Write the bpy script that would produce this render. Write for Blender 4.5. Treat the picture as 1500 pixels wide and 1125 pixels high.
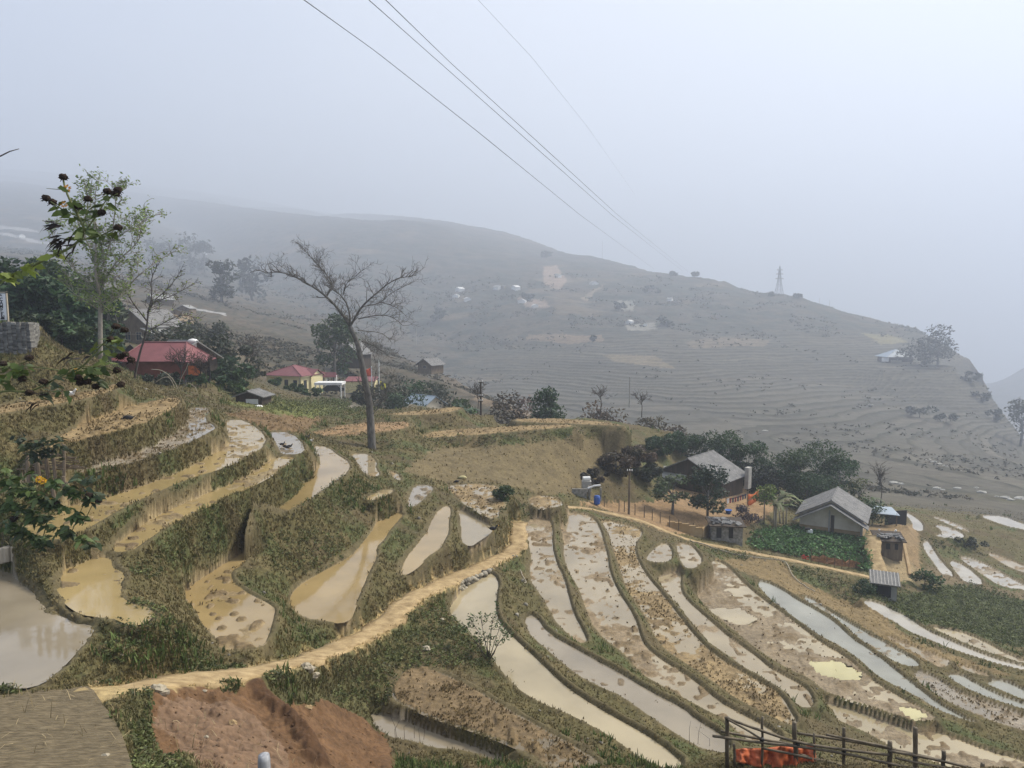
import bpy, bmesh, math, random
import numpy as np
from mathutils import Vector, Matrix
rad = math.radians
for o in list(bpy.data.objects): bpy.data.objects.remove(o)
SC = bpy.context.scene
COL = SC.collection
# ------------------------------------------------------------------ camera
F = 1040.0; PITCH = math.atan(102.5/1040.0)
cp, sp = math.cos(PITCH), math.sin(PITCH)
cam_d = bpy.data.cameras.new('camera'); cam = bpy.data.objects.new('camera', cam_d); COL.objects.link(cam)
cam_d.sensor_width = 36; cam_d.lens = 36*F/1500; cam_d.clip_start = 0.1; cam_d.clip_end = 14000
cam.location = (0, 0, 0); cam.rotation_euler = (rad(90)-PITCH, 0, 0)
SC.camera = cam
# ------------------------------------------------------------------ sky, sun, exposure
SC.view_settings.view_transform = 'Standard'; SC.view_settings.look = 'None'
SC.view_settings.exposure = 1.42; SC.view_settings.gamma = 1.0
SUN_EL, SUN_AZ = 46.0, 62.0        # azimuth clockwise from +Y (view direction)
W = bpy.data.worlds.new("World"); SC.world = W; W.use_nodes = True
wt = W.node_tree; wt.nodes.clear()
def wn(t): return wt.nodes.new(t)
wo = wn('ShaderNodeOutputWorld'); bg = wn('ShaderNodeBackground')
sky = wn('ShaderNodeTexSky'); sky.sky_type = 'NISHITA'; sky.sun_disc = False
sky.sun_elevation = rad(SUN_EL); sky.sun_rotation = rad(SUN_AZ); sky.dust_density = 3.0; sky.air_density = 1.0
tc = wn('ShaderNodeTexCoord'); nz = wn('ShaderNodeTexNoise'); nz.inputs['Scale'].default_value = 2.2; nz.inputs['Detail'].default_value = 5
mp = wn('ShaderNodeMapping'); mp.inputs['Scale'].default_value = (1, 1, 2.2)
wt.links.new(tc.outputs['Generated'], mp.inputs['Vector']); wt.links.new(mp.outputs['Vector'], nz.inputs['Vector'])
# the cloud deck is brighter toward the hidden sun, a direction of the real sky
dotn = wn('ShaderNodeVectorMath'); dotn.operation = 'DOT_PRODUCT'
sd = Vector((math.sin(rad(SUN_AZ))*math.cos(rad(SUN_EL)), math.cos(rad(SUN_AZ))*math.cos(rad(SUN_EL)), math.sin(rad(SUN_EL))))
dotn.inputs[1].default_value = sd
wt.links.new(tc.outputs['Generated'], dotn.inputs[0])
addn = wn('ShaderNodeMath'); addn.operation = 'MULTIPLY_ADD'; addn.inputs[1].default_value = 0.85
wt.links.new(nz.outputs['Fac'], addn.inputs[0]); wt.links.new(dotn.outputs['Value'], addn.inputs[2])
ramp = wn('ShaderNodeValToRGB'); e = ramp.color_ramp.elements
e[0].position = 0.35; e[0].color = (1.15, 1.45, 2.0, 1)
e[1].position = 1.0; e[1].color = (3.3, 3.35, 3.55, 1)
wt.links.new(addn.outputs[0], ramp.inputs['Fac'])
mixs = wn('ShaderNodeMixRGB'); mixs.inputs['Fac'].default_value = 0.9
wt.links.new(sky.outputs['Color'], mixs.inputs[1]); wt.links.new(ramp.outputs['Color'], mixs.inputs[2])
wt.links.new(mixs.outputs['Color'], bg.inputs['Color']); bg.inputs['Strength'].default_value = 0.105
wt.links.new(bg.outputs[0], wo.inputs[0])
sl = bpy.data.lights.new('sun', 'SUN'); sl.energy = 4.4; sl.angle = rad(14); sl.color = (1.0, 0.92, 0.79)
so = bpy.data.objects.new('sun', sl); COL.objects.link(so); so.location = (0, 0, 300)
so.rotation_euler = Vector(-sd).to_track_quat('-Z', 'Y').to_euler()
SC.cycles.volume_bounces = 2; SC.cycles.max_bounces = 6; SC.cycles.transparent_max_bounces = 8
HAZE_DENSITY = 0.00086
# ------------------------------------------------------------------ pixel rays and grid
def ray(px, py):
    u = (np.asarray(px, float)-750)/F; v = (562.5-np.asarray(py, float))/F
    return u, cp+v*sp, -sp+v*cp
def PH(px, py, h):                      # pixel seen on the level h below the eye
    a, b, c = ray(px, py); t = -h/c
    return np.stack([a*t, b*t, c*t], -1)
def PD(px, py, D):                      # pixel seen at depth D
    a, b, c = ray(px, py); t = D/b
    return np.stack([a*t, b*t, c*t], -1)
def PX(px, D, h):                       # pixel column at depth D, level h
    a, b, c = ray(px, 520.0); t = D/b
    return np.stack([a*t, b*t, np.zeros_like(a*t)-h], -1)
def proj(P):
    P = np.asarray(P, float); f = P[..., 1]*cp-P[..., 2]*sp; u = P[..., 1]*sp+P[..., 2]*cp
    return 750+F*P[..., 0]/f, 562.5-F*u/f
T0, T1, NT = -0.93, 0.93, 1220
S0, S1 = math.log(2.5), math.log(5200.0); DS = 0.0043; NS = int((S1-S0)/DS)+1
tt = np.linspace(T0, T1, NT); ss = S0+DS*np.arange(NS); DT = tt[1]-tt[0]
GY = np.exp(ss)[:, None]*np.ones((1, NT)); GX = GY*tt[None, :]
# ------------------------------------------------------------------ noise
def vnoise(x, y, seed=0):
    xi = np.floor(x).astype(np.int64); yi = np.floor(y).astype(np.int64)
    fx = x-xi; fy = y-yi; fx = fx*fx*(3-2*fx); fy = fy*fy*(3-2*fy)
    def hsh(a, b):
        n = (a*374761393+b*668265263+seed*974634777) & 0x7fffffff
        n = ((n ^ (n >> 13))*1274126177) & 0x7fffffff
        return ((n ^ (n >> 16)) & 0xffff)/65535.0
    return (hsh(xi, yi)*(1-fx)+hsh(xi+1, yi)*fx)*(1-fy)+(hsh(xi, yi+1)*(1-fx)+hsh(xi+1, yi+1)*fx)*fy
def fbm(x, y, seed=0, o=4):
    s = 0; a = 0.5; n = 0
    for k in range(o):
        s = s+a*vnoise(x*2**k+17*k, y*2**k-9*k, seed+k); n += a; a *= 0.5
    return s/n
def sstep(a, b, x):
    t = np.clip((x-a)/(b-a), 0, 1); return t*t*(3-2*t)
def chaikin(P, n=1, closed=True):
    P = np.asarray(P, float)
    for _ in range(n):
        Q = np.roll(P, -1, 0) if closed else P[1:]
        A = P if closed else P[:-1]
        R = np.stack([0.75*A+0.25*Q, 0.25*A+0.75*Q], 1).reshape(-1, P.shape[1])
        P = R if closed else np.vstack([P[:1], R, P[-1:]])
    return P
# ------------------------------------------------------------------ paddies: outline (pixels of a 1500x1125 frame), level below the eye, wetness, kind
# wet: -1 dry stubble ... 0 half mud ... 1 open water
PADDY = [
 ('L0', 8.45, .9, 'grey', [(-120,818),(-40,818),(2,818),(16,834),(27,853),(46,866),(51,882),(64,899),(101,913),(133,917),(123,936),(101,960),(80,982),(50,1006),(0,1001),(-120,1001)]),
 ('L1', 8.3, .7, 'yellow', [(104,821),(128,818),(163,816),(163,832),(181,842),(171,858),(169,874),(181,885),(225,896),(203,917),(181,906),(149,901),(125,898),(101,882),(91,864),(88,845)]),
 ('C', 8.2, .25, 'yellow', [(160,806),(190,782),(221,760),(260,741),(300,724),(335,707),(372,685),(407,669),(433,670),(415,686),(388,702),(353,719),(300,743),(270,757),(240,773),(210,793),(187,809)]),
 ('C2', 8.1, .5, 'grey', [(392,633),(425,633),(448,657),(436,666),(412,665),(407,653),(399,640)]),
 ('B', 9.75, .85, 'amber', [(457,653),(479,655),(493,667),(511,677),(509,691),(487,707),(463,724),(433,743),(380,763),(338,780),(344,766),(386,740),(440,708),(460,690),(472,676)]),
 ('D', 7.4, .35, 'yellow', [(331,615),(357,615),(390,639),(380,660),(347,676),(315,690),(267,704),(213,728),(172,747),(133,770),(112,783),(88,791),(16,789),(27,777),(88,753),(104,738),(149,719),(240,690),(293,673),(339,653),(333,632)]),
 ('E', 6.35, .05, 'grey', [(283,597),(307,598),(296,615),(315,626),(307,632),(267,653),(213,671),(147,690),(67,705),(0,726),(-60,742),(-60,735),(21,712),(72,698),(107,687),(149,671),(200,655),(240,639),(267,621),(275,605)]),
 ('F', 5.2, -.7, 'straw', [(60,655),(91,640),(115,627),(149,610),(190,597),(227,588),(257,581),(266,590),(240,607),(205,623),(160,635),(101,648),(60,662)]),
 ('T1', 4.1, -.8, 'straw', [(-60,612),(0,597),(60,586),(107,580),(150,572),(184,561),(150,579),(107,588),(60,597),(0,606),(-60,620)]),
 ('G', 12.2, .85, 'amber', [(433,860),(473,837),(513,816),(525,803),(545,779),(553,760),(572,751),(593,749),(577,768),(567,779),(564,787),(548,803),(551,816),(537,840),(529,861),(516,891),(508,912),(476,909),(447,905),(428,893),(423,880)]),
 ('G2', 12.4, .35, 'grey', [(607,712),(628,711),(635,716),(617,733),(604,743),(596,741),(601,725)]),
 ('H', 12.9, .95, 'amber', [(656,741),(659,749),(655,765),(656,779),(649,792),(644,803),(623,816),(609,832),(588,844),(588,835),(596,816),(612,797),(628,776),(636,755),(647,744)]),
 ('I', 13.6, .8, 'pale', [(671,747),(689,749),(705,760),(719,771),(719,779),(695,795),(688,800),(676,792),(676,779),(674,768),(673,757)]),
 ('J', 13.3, -.05, 'straw', [(650,712),(700,709),(732,713),(742,730),(736,747),(724,761),(708,755),(692,745),(679,737),(663,723)]),
 ('K', 11.4, .3, 'straw', [(513,664),(540,665),(551,677),(548,685),(556,696),(543,700),(529,691),(524,677)]),
 ('K2', 12.0, .1, 'straw', [(569,690),(580,692),(588,704),(577,701)]),
 ('U', 11.0, .3, 'yellow', [(533,731),(556,720),(577,717),(567,725),(548,733)]),
 ('A', 10.75, .45, 'amber', [(256,848),(267,837),(299,818),(333,802),(376,794),(361,812),(356,826),(336,837),(336,850),(355,866),(381,880),(399,890),(400,898),(392,925),(384,946),(360,952),(323,952),(315,933),(293,912),(291,901),(283,890),(267,882),(259,869)]),
 ('O', 15.3, -.1, 'straw', [(772,730),(800,726),(822,733),(824,742),(800,747),(782,744)]),
 ('Q', 14.4, 1., 'grey', [(528,1045),(560,1047),(590,1054),(620,1058),(650,1066),(676,1076),(716,1084),(750,1098),(776,1112),(748,1117),(720,1116),(712,1110),(680,1100),(640,1098),(610,1088),(576,1082),(568,1076),(550,1066)]),
 ('M', 14.0, -.35, 'dark', [(580,1000),(596,981),(620,979),(640,984),(670,998),(700,1014),(720,1026),(760,1050),(800,1072),(850,1100),(890,1128),(810,1128),(780,1104),(740,1086),(700,1071),(640,1052),(600,1035),(575,1020)]),
 ('P1', 14.75, .95, 'cream', [(711,837),(724,843),(730,856),(727,870),(725,893),(730,912),(753,936),(788,968),(820,1000),(850,1022),(900,1052),(960,1085),(1010,1128),(960,1128),(900,1082),(840,1050),(790,1030),(760,1010),(736,984),(708,947),(687,928),(655,897),(668,875),(687,851)]),
 ('P1b', 15.5, .75, 'grey', [(768,905),(783,901),(801,928),(847,953),(873,968),(911,988),(945,1010),(1000,1038),(1018,1054),(1050,1073),(1068,1088),(1064,1104),(1036,1102),(1000,1082),(955,1052),(913,1022),(881,1008),(849,992),(818,966),(790,942),(775,928)]),
 ('P2', 16.0, .3, 'pale', [(769,765),(801,755),(809,771),(808,800),(815,827),(825,845),(831,869),(839,899),(852,923),(860,941),(849,944),(828,925),(815,912),(804,891),(791,869),(777,851),(775,832),(780,819),(772,800),(768,779)]),
 ('P3', 16.7, .2, 'pale', [(815,756),(849,750),(871,760),(880,779),(884,797),(889,813),(891,832),(898,853),(908,872),(921,891),(932,912),(937,933),(945,948),(967,966),(993,982),(1020,1000),(1052,1028),(1085,1046),(1120,1064),(1150,1084),(1112,1094),(1085,1078),(1068,1058),(1040,1044),(1000,1023),(967,1004),(938,987),(915,958),(892,942),(873,924),(864,907),(856,885),(848,864),(836,848),(825,819),(825,787)]),
 ('P4', 17.4, -.05, 'straw', [(880,760),(935,773),(941,782),(932,793),(929,805),(935,824),(948,845),(964,864),(980,884),(1001,912),(1015,929),(1033,948),(1060,969),(1087,985),(1112,999),(1136,1014),(1148,1026),(1156,1042),(1166,1056),(1160,1066),(1128,1050),(1100,1036),(1066,1016),(1040,996),(1001,970),(975,953),(959,932),(948,907),(935,886),(921,869),(911,845),(900,816),(892,789),(884,772)]),
 ('cup1', 17.8, .45, 'pale', [(945,821),(951,811),(967,797),(977,796),(984,808),(983,821),(967,827)]),
 ('cup2', 18.0, .25, 'pale', [(991,796),(1009,796),(1020,808),(1029,821),(1020,832),(1007,835),(999,824),(993,811)]),
 ('P5', 18.4, .45, 'pale', [(959,848),(983,839),(999,838),(996,852),(997,867),(1007,881),(1025,897),(1047,916),(1065,932),(1084,945),(1108,962),(1124,977),(1152,992),(1172,1003),(1186,1015),(1192,1036),(1172,1038),(1152,1020),(1128,999),(1100,985),(1060,956),(1033,938),(1012,916),(993,891),(975,869)]),
 ('P6', 19.5, .05, 'cream', [(1040,820),(1060,825),(1075,840),(1096,861),(1120,880),(1147,899),(1176,921),(1200,940),(1240,963),(1266,989),(1300,1011),(1330,1028),(1360,1046),(1372,1056),(1345,1060),(1300,1045),(1265,1032),(1228,1022),(1205,1012),(1186,994),(1164,986),(1136,970),(1112,954),(1079,927),(1052,906),(1028,882),(1019,872),(1035,860),(1048,845)]),
 ('P6low', 19.8, .05, 'cream', [(1210,1030),(1228,1030),(1260,1040),(1300,1055),(1335,1068),(1360,1068),(1400,1082),(1450,1102),(1500,1114),(1540,1140),(1430,1140),(1360,1114),(1310,1098),(1274,1076),(1240,1062),(1212,1048)]),
 ('P7', 20.2, .8, 'blue', [(1106,853),(1120,852),(1147,865),(1165,878),(1195,894),(1222,911),(1244,933),(1270,950),(1292,966),(1310,981),(1344,1008),(1370,1029),(1410,1052),(1434,1062),(1395,1050),(1366,1036),(1340,1019),(1304,1002),(1280,986),(1262,968),(1240,953),(1200,931),(1165,908),(1135,885)]),
 ('P8', 20.9, .35, 'blue', [(1175,874),(1190,878),(1210,893),(1232,906),(1250,917),(1276,931),(1296,942),(1318,955),(1336,964),(1348,976),(1328,977),(1308,969),(1276,950),(1250,929),(1220,908),(1195,892)]),
 ('P8b', 21.0, .0, 'grey', [(1336,988),(1350,984),(1372,994),(1400,1012),(1440,1028),(1500,1048),(1530,1060),(1530,1082),(1500,1072),(1460,1060),(1420,1044),(1380,1024),(1356,1008)]),
 ('P9', 21.5, .1, 'pale', [(1296,930),(1320,940),(1350,952),(1376,962),(1392,970),(1380,980),(1370,976),(1348,960),(1320,948),(1304,938)]),
 ('P9b', 21.6, .9, 'blue', [(1386,989),(1406,988),(1426,1000),(1460,1018),(1500,1032),(1530,1042),(1530,1050),(1460,1027),(1430,1016),(1400,1000)]),
 ('P10', 22.0, .1, 'pale', [(1400,974),(1416,976),(1448,988),(1446,992),(1420,986)]),
 ('P10b', 22.1, .9, 'blue', [(1444,1002),(1460,996),(1480,1002),(1500,1012),(1530,1024),(1530,1038),(1500,1026),(1480,1018),(1462,1010)]),
 ('P11', 22.6, .9, 'white', [(1261,879),(1287,883),(1328,903),(1352,921),(1380,934),(1406,945),(1440,959),(1474,971),(1540,984),(1540,992),(1460,973),(1430,963),(1392,951),(1360,937),(1332,926),(1312,912),(1286,900)]),
 ('P12', 23.2, .2, 'cream', [(1360,918),(1390,922),(1420,930),(1450,944),(1470,956),(1500,968),(1540,984),(1500,974),(1470,963),(1440,954),(1400,937)]),
 ('Q1', 27.0, .9, 'white', [(1319,747),(1340,757),(1352,768),(1351,780),(1337,776),(1336,763)]),
 ('Q2', 27.6, .5, 'white', [(1367,768),(1393,773),(1415,785),(1404,790),(1367,786),(1384,781)]),
 ('Q3', 28.2, .2, 'white', [(1362,756),(1385,761),(1418,776),(1420,782),(1392,770)]),
 ('Q4', 27.5, .55, 'white', [(1356,789),(1367,805),(1377,821),(1399,844),(1383,843),(1375,835),(1361,816),(1351,800)]),
 ('Q5', 28.0, .5, 'white', [(1388,819),(1415,829),(1444,856),(1420,856),(1404,845)]),
 ('Q6', 28.5, .1, 'white', [(1399,813),(1433,821),(1473,843),(1520,868),(1500,864),(1468,861),(1439,843)]),
 ('Q7', 29.0, .7, 'white', [(1431,755),(1468,755),(1500,768),(1530,778),(1530,786),(1500,776),(1473,771)]),
 ('Q8', 29.0, .05, 'pale', [(1440,808),(1470,816),(1520,838),(1520,846),(1480,833)]),
 ('S1', 10.8, -.9, 'brown', [(450,638),(475,630),(500,623),(560,619),(600,619),(600,626),(560,634),(500,640)]),
 ('S2', 12.0, -.9, 'straw', [(612,642),(640,632),(730,626),(820,622),(845,625),(770,631),(700,637),(650,641)]),
 ('S3', 10.5, -.9, 'straw', [(560,607),(620,602),(670,596),(676,599),(650,606),(600,609)]),
 ('S5', 12.6, -.9, 'straw', [(752,615),(800,613),(860,616),(920,624),(880,623),(800,620),(760,618)]),
]
# two deep puddles left in the muddy paddy
PUDDLE = [('P6', 19.5, [(1183,969),(1216,968),(1236,974),(1250,980),(1264,991),(1258,997),(1240,998),(1222,994),(1202,988),(1192,980)]),
          ('P6', 19.5, [(1316,1036),(1336,1038),(1358,1050),(1338,1054),(1322,1046)]),
          ('P6', 19.5, [(1036,893),(1050,893),(1085,893),(1108,905),(1100,915),(1078,915),(1055,905)])]
# ------------------------------------------------------------------ height constraints: lines of points
LINES = []
def L(*pts): LINES.append(np.array([PD(*p) for p in pts], float))      # pixel x, pixel y, depth
def LX(*pts): LINES.append(np.array([PX(*p) for p in pts], float))     # pixel x, depth, level below the eye
PATH_C = [(150,1010,15.2),(188,1006,15.9),(230,1000,16.9),(270,995,17.8),(340,987,18.9),(380,981,20.1),(420,973,21.8),(480,955,24.9),(540,928,27.9),(578,900,30.2),(603,874,32.8),(660,848,37.0),(711,827,40.8),(752,808,44.5),(760,790,47),(759,765,50.5)]
L(*PATH_C)
L(*[(x, y+7, d-.5) for x, y, d in PATH_C]); L(*[(x, y-7, d+.35) for x, y, d in PATH_C])
LANE = [(800,742,59),(860,743,62),(888,751,63),(920,757,63),(947,766,63),(979,779,63),(1013,793,63.3),(1080,806,63.6),(1147,818,64),(1240,837,64.6),(1290,849,65)]
L(*LANE)
# concrete road, dirt basin and berm
L((-150,1040,14.4),(0,1024,14.7),(54,1014,15.1),(128,1014,15.5),(188,1006,16.1)); L((-150,1122,11.2),(0,1122,11.2),(192,1122,11.2)); L((138,1020,15.2),(166,1054,13.6),(180,1084,12.4),(192,1122,11.2))
BASIN = [(240,1024),(280,1020),(328,1024),(352,1036),(380,1052),(400,1074),(416,1092),(424,1110),(422,1135),(300,1140),(284,1112),(266,1098),(256,1076),(222,1058)]
BERM = [(242,1014,16.9),(266,1006,17.6),(290,1004,18.2),(324,1008,18.6),(352,1007,19.0),(370,1016,18.9),(400,1036,18.4),(430,1056,17.9),(450,1076,17.3),(460,1100,16.8),(466,1130,16)]
L(*BERM)
L((300,1000,18.9),(350,999,19.8),(400,1003,20.3),(430,1030,20.2),(470,1060,20.0),(520,1100,19.4),(540,1128,18.6))
L((470,1030,21.4),(520,1070,22.2),(560,1090,21.8),(620,1110,21.4),(700,1124,20.6),(760,1128,20.4),(860,1133,19.6))
L((440,985,23),(480,1000,23.4),(520,1024,23.8),(560,1036,24))
L((200,1062,14),(225,1090,13.4),(245,1125,12.8))
# near ground under and below the frame
for D_, h_ in ((2.5, 3.2), (5, 5.3), (8, 6.6)): LINES.append(np.array([[t*D_, D_, -h_] for t in np.linspace(T0, T1, 60)]))
L((480,1135,15.5),(620,1140,17),(760,1138,18),(900,1140,17),(1000,1128,16.2),(1060,1116,15.6),(1120,1118,15.3),(1200,1120,15),(1400,1128,14.8),(1520,1130,14.6),(1690,1130,14.6))
L((1000,1160,13.5),(1200,1160,13.2),(1500,1160,13),(1690,1160,13))
LX((1060,21,14.0),(1200,21,14.2),(1400,21,14.4),(1600,21,14.4))
# banks on the left
L((-200,700,26),(-200,600,30),(-200,520,36)); L((-60,560,33.4),(0,557,33.8),(60,540,35),(90,522,37)); L((-100,515,35.6),(0,513,36),(52,512,36.5),(90,520,38))
L((-100,474,36.6),(0,475,37),(52,476,37.5)); L((-100,474,45),(0,475,46),(60,478,46))
L((0,820,23.8),(0,900,19)); L((0,745,24.6),(0,765,24))
L((90,1004,15.5),(130,962,16.9),(180,975,16.8),(230,985,17.5)); L((220,905,18.8),(265,930,19.6),(300,962,19.8))
# ground round the houses on the left
L((190,563,66),(250,560,72),(310,562,72),(340,590,70)); L((200,545,80),(300,548,84)); L((320,595,62),(370,598,66),(430,590,72)); L((360,612,53),(430,625,52))
L((390,578,134),(430,578,135),(480,577,136),(520,590,112)); L((500,600,90),(560,600,92)); L((545,660,60.5),(570,655,61)); L((470,612,72),(520,608,76),(590,610,78))
L((600,592,96),(640,600,92)); L((682,606,84),(722,608,84))
L((755,617,90),(860,612,98),(940,624,98),(1000,635,98)); L((615,660,62),(640,655,66),(760,652,74),(850,641,84),(920,650,86))
L((600,690,54),(660,704,56),(740,709,57),(800,722,60)); L((730,685,62),(830,690,68),(900,670,80))
L((840,722,66),(900,705,72),(960,690,80)); L((900,735,70),(1000,745,72.5),(1040,760,71),(1100,770,71),(1120,742,80)); L((960,715,82),(1010,715,86),(1100,715,88)); L((1180,790,72),(1260,790,74),(1275,800,72),(1340,800,76)); L((1170,770,80),(1290,765,86),(1330,770,82))
L((1100,806,67),(1180,826,68),(1262,838,67)); L((1292,870,61),(1340,872,62)); L((1290,850,66),(1330,830,70),(1345,840,71)); L((1300,900,58),(1360,905,57),(1420,915,56),(1510,935,55)); L((1340,850,68),(1400,862,68),(1510,890,66))
L((1060,822,58),(1100,822,59.5),(1148,824,60.5)); L((1160,846,58.5),(1220,880,58),(1250,890,57.5))
L((880,742,68),(960,752,68),(1040,786,68))
# valley and hills: seen points
L((740,670,80),(860,650,92)); 
LX((500,150,19),(600,140,22),(700,125,24),(800,125,26),(900,125,29),(1000,120,30.5),(1100,115,31),(1200,110,30.5))
L((1100,710,105),(1200,705,118),(1300,735,118),(1400,742,116),(1500,757,112),(1690,790,105))
L((640,565,480),(700,580,440),(800,600,380),(900,615,320),(1000,640,235),(1100,665,195),(1200,690,165),(1300,712,148),(1400,722,142),(1500,740,130),(1690,770,125))
L((620,540,560),(700,550,520),(800,565,470),(900,580,410),(1000,595,360),(1100,620,300),(1200,650,245),(1300,672,215),(1400,690,190),(1500,705,175),(1690,740,160))
L((600,490,740),(700,505,650),(800,512,590),(900,520,530),(1000,542,470),(1100,570,410),(1200,595,360),(1300,625,310),(1400,655,265),(1500,680,235),(1690,720,210))
L((1000,520,520),(1100,540,490),(1200,560,460),(1300,578,430),(1400,600,390),(1450,640,330),(1500,665,300))
L((600,420,980),(700,430,880),(800,435,820),(900,455,740),(1000,475,670),(1100,490,620),(1200,500,580),(1290,530,505),(1350,533,490),(1400,535,480))
L((590,318,1500),(640,332,1420),(690,350,1350),(733,361,1300),(770,374,1250))
L((640,322,2050),(690,331,1800),(740,340,1660),(787,355,1560),(827,371,1450),(867,375,1350),(907,385,1250),(950,397,1120),(1010,405,1000),(1060,413,930),(1100,428,880),(1150,432,840),(1200,445,790),(1270,465,740),(1340,480,690),(1380,502,640),(1420,528,600),(1440,552,570))
L((1290,540,470),(1400,545,455),(1436,560,450)); L((1440,556,480),(1455,585,440),(1475,612,400),(1500,642,370),(1540,680,330))
LX((1440,560,160),(1500,560,230),(1600,560,250),(1690,560,260)); LX((1500,800,330),(1600,800,330),(1690,800,330)); LX((1430,900,190),(1380,1000,130),(1300,1100,60),(1200,1200,30),(1100,1300,10),(950,1500,-20),(850,1900,-40)); LX((1690,5100,500),(1200,5100,500),(950,5000,300),(820,4500,200))
L((1425,590,1450),(1460,562,1500),(1500,540,1500),(1600,505,1500),(1690,480,1500))
# left spur
L((150,500,105),(230,500,112),(300,505,130),(400,520,165),(500,528,180),(600,545,190),(680,575,175),(750,602,150)); L((20,470,80),(120,470,90))
L((-200,420,260),(0,410,300),(100,420,300),(200,430,310),(280,450,310),(380,475,300),(460,500,280),(560,530,240),(640,555,207),(720,590,168))
L((-200,370,950),(0,360,1000),(100,375,980),(200,390,920),(280,412,800),(360,437,650),(430,464,500),(500,490,370),(580,525,275),(650,552,229))
L((-200,290,2600),(0,275,2650),(100,295,2550),(200,315,2400),(290,350,1800),(360,395,1200),(430,440,770),(500,474,490),(560,506,347),(620,540,270),(700,572,220),(760,600,185),(800,614,160))
LX((800,200,36),(700,300,40),(620,380,46),(560,450,46),(500,540,40),(470,640,20),(440,760,-10))
L((200,308,3400),(350,314,3400),(450,321,3200),(520,325,2500),(560,325,1950),(590,322,1500)); L((540,320,2900),(600,320,2400),(640,322,2050)); LX((-250,3400,-470),(0,3400,-470)); LX((-250,5150,-430),(0,5150,-430),(250,5100,-430),(400,4900,-420),(500,4400,-390),(560,3600,-350),(640,2800,-240),(700,2500,-170))
L((1425,590,1450),(1460,562,1500),(1500,540,1500),(1600,505,1500),(1690,480,1500))
# left spur
L((150,500,105),(230,500,112),(300,505,130),(400,520,165),(500,528,180),(600,545,190),(680,575,175),(750,602,150)); L((20,470,80),(120,470,90))
L((-200,420,260),(0,410,300),(100,420,300),(200,430,310),(280,450,310),(380,475,300),(460,500,280),(560,530,240),(640,555,207),(720,590,168))
L((-200,370,950),(0,360,1000),(100,375,980),(200,390,920),(280,412,800),(360,437,650),(430,464,500),(500,490,370),(580,525,275),(650,552,229))
L((-200,290,2600),(0,275,2650),(100,295,2550),(200,315,2400),(290,350,1800),(360,395,1200),(430,440,770),(500,474,490),(560,506,347),(620,540,270),(700,572,220),(760,600,185),(800,614,160))
LX((800,200,36),(700,300,40),(620,380,46),(560,450,46),(500,540,40),(470,640,20),(440,760,-10))
L((-200,272,3200),(0,263,3200),(200,296,3000),(350,318,2700),(450,326,2300),(520,327,1900),(590,322,1500)); L((-200,262,4000),(0,254,4000),(200,282,3700),(350,308,3300),(450,318,2850),(520,322,2300)); L((-200,246,5000),(0,246,5000),(250,274,4900),(400,296,4500),(480,308,4000),(540,315,3300),(600,318,2600),(640,322,2050)); LX((-250,5150,-900),(0,5150,-900),(250,5100,-800),(400,4800,-650),(500,4300,-500),(560,3600,-380),(640,2800,-240),(700,2500,-170))
L((1425,590,1450),(1460,562,1500),(1500,540,1500),(1600,505,1500),(1690,480,1500))
# left spur
L((150,500,105),(230,500,112),(300,505,130),(400,520,165),(500,528,180),(600,545,190),(680,575,175),(750,602,150)); L((20,470,80),(120,470,90))
L((-200,420,260),(0,410,300),(100,420,300),(200,430,310),(280,450,310),(380,475,300),(460,500,280),(560,530,240),(640,555,207),(720,590,168))
L((-200,370,950),(0,360,1000),(100,375,980),(200,390,920),(280,412,800),(360,437,650),(430,464,500),(500,490,370),(580,525,275),(650,552,229))
L((-200,290,2600),(0,275,2650),(100,295,2550),(200,315,2400),(290,350,1800),(360,395,1200),(430,440,770),(500,474,490),(560,506,347),(620,540,270),(700,572,220),(760,600,185),(800,614,160))
LX((800,200,36),(700,300,40),(620,380,46),(560,450,46),(500,540,40),(470,640,20),(440,760,-10))
L((-200,270,2450),(0,262,2450),(200,292,2250),(350,316,1850),(450,324,1600),(520,325,1520),(590,322,1500)); L((-200,256,2950),(0,250,2950),(200,276,2750),(350,302,2350),(450,314,1950),(520,318,1750)); L((-200,236,3450),(0,238,3450),(250,262,3450),(400,285,3250),(480,300,2900),(540,309,2600),(600,316,2350),(640,322,2050)); LX((-250,3580,-700),(0,3580,-700),(250,3580,-640),(400,3580,-500),(500,3300,-400),(560,3100,-330),(640,2700,-230),(700,2500,-170))

# ------------------------------------------------------------------ fill the height field (log-polar grid, harmonic between constraints)
Zc = np.zeros((NS, NT)); Wc = np.zeros((NS, NT))
def gi(P):                               # plan position -> grid coordinates (row, column)
    P = np.asarray(P, float); return (np.log(P[..., 1])-S0)/DS, (P[..., 0]/P[..., 1]-T0)/DT
def stamp(i, j, z):
    i = np.rint(i).astype(int); j = np.rint(j).astype(int); k = (i >= 0) & (i < NS) & (j >= 0) & (j < NT)
    np.add.at(Zc, (i[k], j[k]), z[k]); np.add.at(Wc, (i[k], j[k]), 1.0)
def inpoly(Px, Py, poly):
    ins = np.zeros(Px.shape, bool); x1, y1 = poly[-1]
    for x2, y2 in poly:
        if y1 != y2:
            c = ((y1 > Py) != (y2 > Py)); ins ^= c & (Px < (x2-x1)*(Py-y1)/(y2-y1)+x1)
        x1, y1 = x2, y2
    return ins
def polydist(Px, Py, poly):
    d = np.full(Px.shape, 1e9); A = np.roll(poly, 1, 0)
    for (x1, y1), (x2, y2) in zip(A, poly):
        dx, dy = x2-x1, y2-y1; l2 = dx*dx+dy*dy+1e-12
        t = np.clip(((Px-x1)*dx+(Py-y1)*dy)/l2, 0, 1); np.minimum(d, (Px-x1-t*dx)**2+(Py-y1-t*dy)**2, out=d)
    return np.sqrt(d)
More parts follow.
